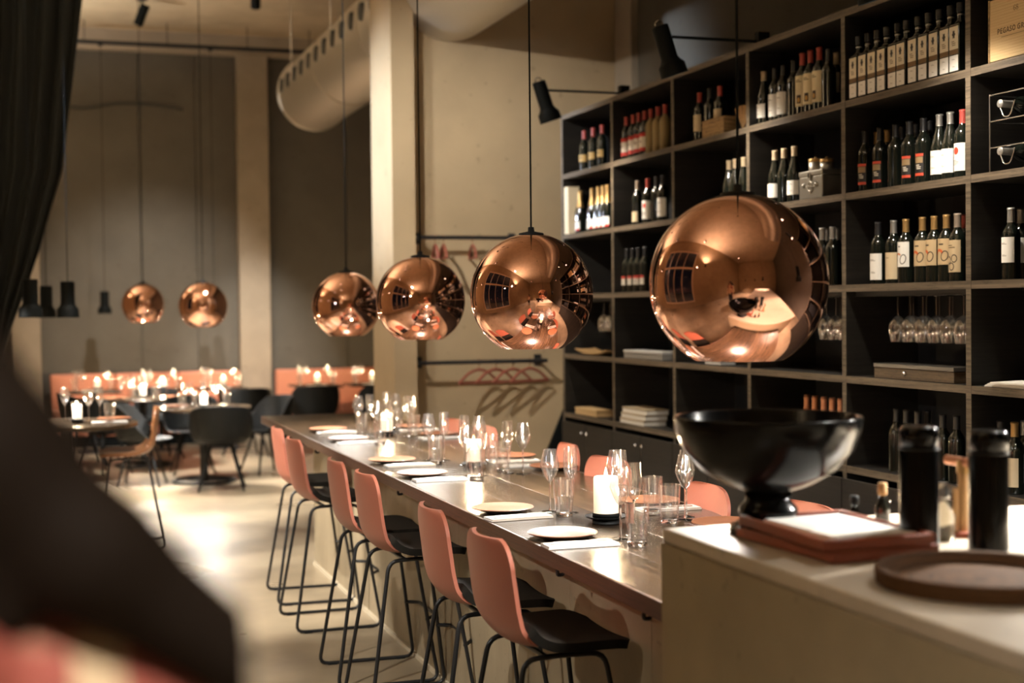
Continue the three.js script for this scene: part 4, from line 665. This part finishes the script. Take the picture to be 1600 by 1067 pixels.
// ---------------------------------------------------------------- concrete counter and what stands on it
const BY = 1.15;
{
  const t = thing('concrete_counter', 'pale concrete bar counter with bright top at the end of the long table', 'counter');
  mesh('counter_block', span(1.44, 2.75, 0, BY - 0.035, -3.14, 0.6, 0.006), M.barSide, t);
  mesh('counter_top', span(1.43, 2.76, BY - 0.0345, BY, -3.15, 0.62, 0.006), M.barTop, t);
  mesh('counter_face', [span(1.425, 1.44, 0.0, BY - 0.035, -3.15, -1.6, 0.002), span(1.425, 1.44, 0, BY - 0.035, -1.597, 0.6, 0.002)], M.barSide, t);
}
{
  const y = BY + 0.0005;
  let t = thing('pedestal_bowl', 'large glossy black pedestal bowl on the concrete counter', 'bowl', [1.63, y, -2.99]);
  mesh('bowl', lathe([[0.0001, 0.118], [0.05, 0.118], [0.10, 0.13], [0.15, 0.158], [0.188, 0.2], [0.207, 0.245], [0.212, 0.275], [0.218, 0.279], [0.221, 0.274], [0.217, 0.244], [0.198, 0.196], [0.16, 0.15], [0.105, 0.118], [0.055, 0.1], [0.0001, 0.096]].reverse(), 72), M.blackGloss, t);
  mesh('foot', lathe([[0.0001, 0], [0.09, 0], [0.093, 0.008], [0.088, 0.02], [0.07, 0.028], [0.064, 0.04], [0.07, 0.05], [0.068, 0.062], [0.052, 0.08], [0.056, 0.099], [0.0001, 0.099]], 56), M.blackGloss, t);
  const tray = (l, yy, turn, m) => { const o = thing('serving_tray', l, 'tray', [1.675, yy, -2.775], turn, 'red-brown trays on the counter'); mesh('tray_base', box(0.25, 0.008, 0.37, 0, 0.004, 0, 0.003), m, o); mesh('tray_rim', [box(0.012, 0.024, 0.39, -0.13, 0.0125, 0, 0.005), box(0.012, 0.024, 0.39, 0.13, 0.0125, 0, 0.005), box(0.25, 0.024, 0.012, 0, 0.0125, -0.19, 0.005), box(0.25, 0.024, 0.012, 0, 0.0125, 0.19, 0.005)], m, o); };
  tray('red-brown tray at the bottom of the tray stack beside the black bowl', y, 0.06, M.redTray); tray('red-brown tray on top of the stack holding white paper', y + 0.0252, -0.02, M.redTray);
  t = thing('paper_sheets', 'white paper sheets lying in the upper red-brown tray', 'paper', [1.685, y + 0.034, -2.775], 0.04); mesh('paper_stack', [box(0.2, 0.008, 0.3, 0, 0.004, 0, 0.001), box(0.198, 0.004, 0.298, 0.002, 0.0102, 0.002, 0.001)], M.paper, t);
  t = thing('round_tray', 'round brown wooden tray with raised rim on the counter', 'tray', [1.70, y, -2.285]);
  mesh('tray_floor', lathe([[0.0001, 0.012], [0.165, 0.012], [0.17, 0.014], [0.17, 0.004], [0.0001, 0.004]].reverse(), 72), M.woodTray, t);
  mesh('tray_rim', lathe([[0.16, 0], [0.19, 0], [0.196, 0.004], [0.198, 0.03], [0.194, 0.034], [0.178, 0.03], [0.171, 0.015], [0.16, 0.0145]], 72), M.woodTray, t);
  const mill = (l, x, z, h) => { const o = thing('pepper_mill', l, 'pepper mill', [x, y, z], 0, 'black mills on the counter'); mesh('mill_body', lathe([[0.0001, 0], [0.041, 0], [0.043, 0.004], [0.0425, h - 0.05], [0.0001, h - 0.05]], 40), M.blackGloss, o); mesh('mill_head', lathe([[0.0001, h - 0.0495], [0.0425, h - 0.0495], [0.0425, h - 0.014], [0.039, h - 0.004], [0.034, h], [0.028, h - 0.001], [0.0001, h - 0.003]], 40), M.blackGloss, o); mesh('seam_ring', lathe([[0.0415, h - 0.0515], [0.0432, h - 0.051], [0.0432, h - 0.048], [0.0415, h - 0.0475]], 40), M.blackSteel, o); };
  mill('tall black cylinder mill beside the paper tray', 1.82, -2.66, 0.272); mill('tall black cylinder mill behind the round tray', 1.955, -2.60, 0.262);
  const oil = (l, x, z, h, m, cm, r = 0.022) => { const o = thing('oil_bottle', l, 'bottle', [x, y, z]); mesh('bottle_glass', lathe([[0.0001, 0.003], [r, 0], [r, h * 0.45], [r * 0.5, h * 0.62], [r * 0.45, h * 0.72], [0.0001, h * 0.72]], 24), m, o); mesh('stopper', lathe([[0.0001, h * 0.72], [r * 0.62, h * 0.722], [r * 0.66, h * 0.78], [r * 0.6, h], [0.0001, h]], 20), cm, o); };
  oil('short black stoppered bottle on the counter behind the paper tray', 1.87, -3.0, 0.075, M.bottle, M.blackPlastic, 0.016); oil('small cork-stoppered oil bottle on the counter behind the paper tray', 1.935, -2.98, 0.105, M.bottle, M.cork, 0.018);
  oil('clear glass cruet between the two black mills', 1.945, -2.75, 0.13, M.bottleClear, M.steel, 0.026);
  t = thing('lever_corkscrew', 'copper-handled corkscrew stand between the black mills', 'corkscrew', [2.02, y, -2.78]);
  mesh('stand_base', cyl(0.035, 0.03, 0.012), M.redTray, t); mesh('post', [cyl(0.011, 0.011, 0.15, 0, 0.012, 0), cyl(0.006, 0.006, 0.1, -0.02, 0.012, 0)], M.cork, t); mesh('handle', rod([0, 0.172, -0.06], [0, 0.172, 0.04], 0.011, 0.011, 14), CAP.copper, t); mesh('collar', cyl(0.014, 0.014, 0.03, 0, 0.146, 0), CAP.gold, t);
}

// ---------------------------------------------------------------- the far room
function roundTop(l, x, z, r, h, ring, m = M.tableTop) {
  const t = thing('round_table', l, 'table', [x, 0, z], 0, 'round tables');
  mesh('tabletop', lathe([[0.0001, h - 0.028], [r - 0.006, h - 0.028], [r, h - 0.022], [r, h - 0.004], [r - 0.003, h], [0.0001, h]], 56), m, t);
  mesh('pedestal', cyl(0.04, 0.04, h - 0.04, 0, 0.012, 0), M.blackSteel, t); mesh('top_plate', cyl(0.14, 0.16, 0.014, 0, h - 0.043, 0), M.blackSteel, t);
  mesh('base_ring', [new THREE.TorusGeometry(ring, 0.014, 8, 48).rotateX(PI / 2).translate(0, 0.014, 0), ...[0, 1, 2].map((k) => rod([0, 0.014, 0], [ring * Math.cos(k * 2.094), 0.014, ring * Math.sin(k * 2.094)], 0.012))], M.blackSteel, t);
}
roundTop('high round dark table beside the lone tan bar stool', 0.17, -10.55, 0.5, TT, 0.3);
roundTop('round dark dining table with ring base under the nearer small copper globe', 1.53, -14.25, 0.47, 0.74, 0.3);
roundTop('round dark dining table with ring base under the farther small copper globe', 1.07, -16.0, 0.45, 0.74, 0.3);
function shellChair(label) {
  const t = thing('shell_chair', label, 'chair', [0, 0, 0], 0, 'black shell armchairs');
  const nu = 56, nv = 20, make = (off) => { const P = []; for (let i = 0; i <= nu; i++) { const a = 2 * PI * i / nu, c = -Math.cos(a), sm = (x) => x * x * (3 - 2 * x), H = 0.455 + 0.345 * sm(Math.min(1, Math.max(0, (c + 0.62) / 1.25))) * (0.86 + 0.14 * Math.max(0, c)); for (let j = 0; j <= nv; j++) { const q = j / nv; let r, y; if (q < 0.45) { r = 0.215 * q / 0.45; y = 0.43 + 0.012 * (q / 0.45) ** 2; } else { const w = (q - 0.45) / 0.55; r = 0.215 + 0.075 * Math.sqrt(Math.max(w, 0)) * (1 - 0.2 * w) + 0.015 * w; y = 0.442 + (H - 0.442) * w; } const rx = r * (1 + 0.04 * Math.cos(a)) - off, rz = r * 1.03 - off; P.push([Math.cos(a) * Math.max(rx, 0), y + (q < 0.45 ? off : off * 0.2), Math.sin(a) * Math.max(rz, 0)]); } } return P; };
  const A = make(0), B = make(0.012), pos = [...A, ...B].flat(), idx = [], N = A.length, W = nv + 1;
  for (let i = 0; i < nu; i++) { for (let j = 0; j < nv; j++) { const a = i * W + j, b = a + W; idx.push(a, a + 1, b, b, a + 1, b + 1); idx.push(N + a, N + b, N + a + 1, N + b, N + b + 1, N + a + 1); } const e = i * W + nv, f2 = e + W; idx.push(e, N + e, f2, f2, N + e, N + f2); }
  const g = new THREE.BufferGeometry(); g.setAttribute('position', new THREE.Float32BufferAttribute(pos, 3)); g.setIndex(idx); g.computeVertexNormals();
  mesh('shell', metre(g), M.blackPlastic, t);
  for (const a of [0.8, 2.34, 3.94, 5.48]) mesh('leg', rod([0.13 * Math.cos(a), 0.432, 0.13 * Math.sin(a)], [0.29 * Math.cos(a), 0.002, 0.29 * Math.sin(a)], 0.016, 0.011, 12), M.blackPlastic, t);
  mesh('leg_mount', box(0.22, 0.02, 0.22, 0, 0.42, 0, 0.006), M.blackPlastic, t);
  return t;
}
const chair0 = shellChair('');
[[1.62, -13.58, PI / 2 - 0.15, 'black shell armchair with its back to the aisle, in front of the ring-base table'], [0.93, -14.2, -0.25, 'black shell armchair partly behind the lone tan bar stool'], [2.22, -14.75, PI + 0.35, 'black shell armchair shining, between the ring-base table and the concrete column'], [1.5, -15.05, -PI / 2, 'black shell armchair on the banquette side of the nearer round table'],
  [0.62, -15.35, PI / 2 - 0.9, 'black shell armchair below the high round table edge, at the farther round table'], [0.45, -16.25, 0.2, 'black shell armchair at the wall-side of the farther round table'], [1.3, -16.75, -PI / 2 + 0.3, 'black shell armchair on the banquette side of the farther round table'], [3.07, -16.6, PI / 2, 'black shell armchair facing the banquette just past the concrete column'], [3.82, -16.55, PI / 2 + 0.25, 'black shell armchair facing the banquette beside the partition end'], [2.25, -16.5, PI / 2 + 0.2, 'black shell armchair facing the banquette in front of the concrete column'],
].forEach(([x, z, a, l], k) => { if (!k) { chair0.position.set(x, 0, z); chair0.rotation.y = a; tag(chair0, l); } else cloneThing(chair0, l, [x, 0, z], a, 'black shell armchairs'); });
function banquette(label, x0, x1) {
  const t = thing('banquette', label, 'banquette', [0, 0, 0], 0, 'coral banquettes');
  mesh('plinth', span(x0, x1, 0, 0.14, -18.88, -18.4), M.blackPaint, t); mesh('seat_front', span(x0, x1, 0.141, 0.33, -18.9, -18.34, 0.01), M.leather, t);
  const n = Math.round((x1 - x0) / 0.72), w = (x1 - x0) / n;
  for (let i = 0; i < n; i++) { mesh('seat_cushion', span(x0 + i * w + 0.003, x0 + (i + 1) * w - 0.003, 0.332, 0.46, -18.72, -18.32, 0.03), M.leather, t); mesh('back_cushion', span(x0 + i * w + 0.003, x0 + (i + 1) * w - 0.003, 0.42, 0.90, -18.88, -18.73, 0.03), M.leather, t); }
}
banquette('coral leather banquette along the back wall between the two concrete columns', 0.12, 2.5); banquette('coral leather banquette along the back wall past the wide concrete column', 2.96, 4.5);
const squares = [['beneath the lone small black pendant', 0.62], ['in front of the banquette seam', 1.4], ['beside the wide concrete column', 2.12], ['just past the wide concrete column', 3.3], ['nearest the partition end', 4.0]];
squares.forEach(([l, x]) => { const t = thing('square_table', 'small dark square banquette table ' + l, 'table', [x, 0, -17.75], 0, 'square banquette tables'); mesh('tabletop', box(0.6, 0.026, 0.6, 0, 0.727, 0, 0.006), M.tableTop, t); mesh('pedestal', cyl(0.03, 0.03, 0.7, 0, 0.014, 0), M.blackSteel, t); mesh('foot_plate', box(0.42, 0.014, 0.42, 0, 0.007, 0, 0.004), M.blackSteel, t); });
{
  const layout = [
    ['the high round table', 0.17, TT, -10.55, [['wine', 0.16, 0.0], ['flute', 0.24, -0.06], ['wine', 0.0, -0.2], ['tumbler', 0.08, -0.12], ['tumbler', 0.3, 0.12], ['plate', 0.34, -0.1], ['napkin', 0.3, 0.1]], [0.08, 0.02]],
    ['the nearer ring-base table', 1.53, 0.74, -14.25, [['wine', -0.18, 0.08], ['flute', -0.12, 0.0], ['wine', 0.12, 0.1], ['flute', 0.2, 0.03], ['tumbler', -0.22, 0.16], ['tumbler', 0.2, 0.2], ['wine', 0.02, -0.2], ['flute', 0.1, -0.22], ['tumbler', -0.06, -0.16], ['plate', -0.26, -0.05], ['napkin', 0.02, 0.32]], [0.0, 0.06]],
    ['the farther ring-base table', 1.07, 0.74, -16.0, [['wine', -0.22, 0.05], ['flute', -0.15, 0.1], ['wine', 0.18, 0.08], ['flute', 0.26, 0.0], ['tumbler', -0.1, 0.18], ['tumbler', 0.12, 0.18], ['wine', 0.05, -0.16], ['flute', -0.08, -0.2], ['plate', -0.3, 0.15], ['plate', 0.31, 0.16]], [0.0, 0.03]],
    ...squares.map(([l, x], k) => ['the square table ' + l, x, 0.74, -17.75, [['wine', -0.2, 0.0], ['flute', -0.13, 0.06], ['tumbler', -0.22, 0.12], ['wine', 0.16, -0.06], ['tumbler', 0.2, 0.08], ['napkin', -0.02, 0.22]], k % 2 ? [0.02, 0.02] : [0.04, -0.04]]),
  ];
  const n = {};
  for (const [where, x, y, z, list, c] of layout) {
    for (const [kind, dx, dz] of list) {
      const key = where + kind; n[key] = (n[key] ?? -1) + 1; const many = list.filter((q) => q[0] === kind).length;
      const short = { wine: 'wine glass', flute: 'slim glass', tumbler: 'tumbler', plate: 'brown plate', napkin: 'white napkin' }[kind];
      placed(kind, `${short} on ${where}${many > 1 ? ', ' + ORD[n[key]] + ' from the aisle' : ''}`, [x + dx, y + 0.0005, z + dz], rnd(0, 6) * (kind !== 'napkin'), 'table ware in the far room');
    }
    candle(x + c[0], y, z + c[1], 'lit candle on ' + where.replace('square table', 'table'), 0.75);
  }
}

// ---------------------------------------------------------------- the person close to the camera
function field(prims, c, half, res, k) {                            // smooth union of tapered capsules, meshed
  const mc = new MarchingCubes(res, M.pad, false, false, 400000), h = res / 2, f = mc.field;
  for (let z = 0; z < res; z++) for (let y = 0; y < res; y++) for (let x = 0; x < res; x++) {
    const px = c[0] + (x - h) / h * half, py = c[1] + (y - h) / h * half, pz = c[2] + (z - h) / h * half; let d = 1e3;
    for (const [a, b, ra, rb] of prims) {
      const bx = b[0] - a[0], by = b[1] - a[1], bz = b[2] - a[2], q = px - a[0], w = py - a[1], e = pz - a[2], L = bx * bx + by * by + bz * bz, t = L ? Math.max(0, Math.min(1, (q * bx + w * by + e * bz) / L)) : 0;
      const s = Math.sqrt((q - bx * t) ** 2 + (w - by * t) ** 2 + (e - bz * t) ** 2) - (ra + (rb - ra) * t), m = Math.max(k - Math.abs(d - s), 0) / k; d = Math.min(d, s) - m * m * k * 0.25;
    }
    f[z * res * res + y * res + x] = -d;
  }
  mc.isolation = 0; mc.update();
  const n = mc.count * 3, g = new THREE.BufferGeometry(), p = mc.positionArray.slice(0, n);
  for (let i = 0; i < n; i += 3) for (let j = 0; j < 3; j++) p[i + j] = c[j] + p[i + j] * half;
  g.setAttribute('position', new THREE.BufferAttribute(p, 3)); g.setAttribute('normal', new THREE.BufferAttribute(mc.normalArray.slice(0, n), 3));
  return metre(g);
}
{
  const t = thing('person', 'person seen from behind with long dark hair and coral top, close by', 'person', [-0.155, 0, -0.93], 0);
  const skin = std(lin(0.55, 0.30, 0.2), 0.5), hair = phys(lin(0.014, 0.009, 0.006), 0.7, { specularIntensity: 0.12 }), jeans = std(lin(0.02, 0.022, 0.03), 0.8), shoe = std(lin(0.02, 0.02, 0.02), 0.5);
  const topM = std(0xffffff, 0.75, { map: makeTexture(256, (u, v) => { const s = fbm(u, v, 3, 2, 141, 3); return s > 0.52 ? [0.90, 0.78, 0.62] : [0.66, 0.34, 0.28]; }, true, [3.2, 3.2]) });
  const both = (f) => [-1, 1].flatMap(f);
  const arm = both((s) => [[[0.17 * s, 1.45, 0], [0.25 * s, 1.17, 0.03], 0.05, 0.041], [[0.25 * s, 1.17, 0.03], [0.24 * s, 0.93, -0.06], 0.04, 0.027]]);
  const torso = [[[0, 1.0, 0.0], [0, 1.16, 0.0], 0.145, 0.118], [[0, 1.16, 0], [0, 1.36, 0], 0.118, 0.14], ...both((s) => [[[0.05 * s, 1.4, 0], [0.165 * s, 1.455, 0.0], 0.09, 0.055]])];
  const legs = both((s) => [[[0.085 * s, 0.95, 0], [0.095 * s, 0.5, -0.01], 0.095, 0.058], [[0.095 * s, 0.5, -0.01], [0.1 * s, 0.1, 0.03], 0.056, 0.038], [[0.1 * s, 0.05, 0.03], [0.105 * s, 0.045, -0.13], 0.04, 0.03]]);
  const body = field([...torso, ...arm, ...legs, [[0, 1.45, 0.005], [0, 1.58, -0.01], 0.056, 0.05]], [0, 0.86, 0], 0.92, 128, 0.05);
  const head = field([[[0, 1.69, 0.0], [0, 1.675, -0.01], 0.088, 0.086], [[0, 1.63, -0.03], [0, 1.595, -0.055], 0.06, 0.04], [[0, 1.655, -0.095], [0, 1.635, -0.112], 0.01, 0.013], [[-0.02, 1.612, -0.095], [0.02, 1.612, -0.095], 0.009, 0.009], [[-0.05, 1.672, -0.088], [-0.02, 1.672, -0.094], 0.008, 0.008], [[0.02, 1.672, -0.094], [0.05, 1.672, -0.088], 0.008, 0.008], ...both((s) => [[[0.088 * s, 1.67, 0.0], [0.086 * s, 1.635, -0.005], 0.012, 0.01]])], [0, 1.66, -0.01], 0.16, 84, 0.02);
  const hand = (s) => field([[[0.24 * s, 0.93, -0.06], [0.238 * s, 0.87, -0.075], 0.024, 0.026], [[0.236 * s, 0.885, -0.055], [0.234 * s, 0.845, -0.085], 0.016, 0.02], ...[[-0.03, 0.068], [-0.01, 0.08], [0.01, 0.076], [0.03, 0.06]].flatMap(([o, l]) => [[[0.236 * s, 0.85, -0.075 + o], [0.232 * s, 0.85 - l * 0.55, -0.08 + o], 0.0095, 0.0085], [[0.232 * s, 0.85 - l * 0.55, -0.08 + o], [0.222 * s, 0.85 - l, -0.083 + o], 0.0085, 0.007]]), [[0.23 * s, 0.885, -0.095], [0.222 * s, 0.84, -0.125], 0.011, 0.008]], [0.236 * s, 0.86, -0.075], 0.11, 64, 0.008);
  mesh('body', [body, head, hand(-1), hand(1)], skin, t);
  mesh('coral_top', field([...torso.map(([a, b, p, q]) => [a, b, p + 0.012, q + 0.012]), ...arm.map(([a, b, p, q]) => [a, b, p + 0.012, q + 0.012]), [[-0.09, 1.485, 0.075], [0.09, 1.485, 0.075], 0.05, 0.05], [[-0.1, 1.475, 0.01], [-0.16, 1.465, 0], 0.06, 0.055], [[0.1, 1.475, 0.01], [0.16, 1.465, 0], 0.06, 0.055], ...both((s) => [[[0.17 * s, 1.455, 0.04], [0.215 * s, 1.445, 0.04], 0.055, 0.05]])], [0, 1.2, 0], 0.46, 96, 0.035), topM, t);
  mesh('trousers', field(legs.filter((_, i) => i % 3 < 2).map(([a, b, p, q]) => [a, b, p + 0.01, q + 0.014]), [0, 0.55, 0], 0.55, 96, 0.03), jeans, t);
  mesh('shoe', field(legs.filter((_, i) => i % 3 === 2).map(([a, b, p, q]) => [[a[0], 0.048, a[2] + 0.01], [b[0], 0.042, b[2]], 0.046, 0.038]), [0, 0.05, -0.04], 0.2, 64, 0.01), shoe, t);
  const locks = [[[0, 1.70, 0.012], [0, 1.665, 0.03], 0.1, 0.102], [[0, 1.66, 0.04], [0, 1.56, 0.075], 0.096, 0.085]];
  for (let k = 0; k < 13; k++) { const u = -1 + 2 * k / 12, z = 0.085 - 0.03 * u * u, e = 1.548 - 0.015 * (k % 3); locks.push([[0.075 * u, 1.67, z - 0.03], [0.125 * u, 1.59, z], 0.034, 0.034], [[0.125 * u, 1.59, z], [0.15 * u + 0.006 * (k % 2), e, z + 0.01], 0.034, 0.02]); }
  for (const s of [-1, 1]) locks.push([[0.075 * s, 1.70, 0.03], [0.125 * s, 1.61, 0.06], 0.042, 0.042], [[0.125 * s, 1.61, 0.06], [0.184 * s, 1.547, 0.075], 0.042, 0.036], [[0.184 * s, 1.547, 0.075], [0.29 * s, 1.46, 0.075], 0.036, 0.022]);
  mesh('hair', field(locks, [0, 1.58, 0.04], 0.28, 100, 0.02), hair, t);
}

scene.traverse((o) => { if (o.isMesh) { o.castShadow = true; o.receiveShadow = true; } });
renderer.render(scene, camera);
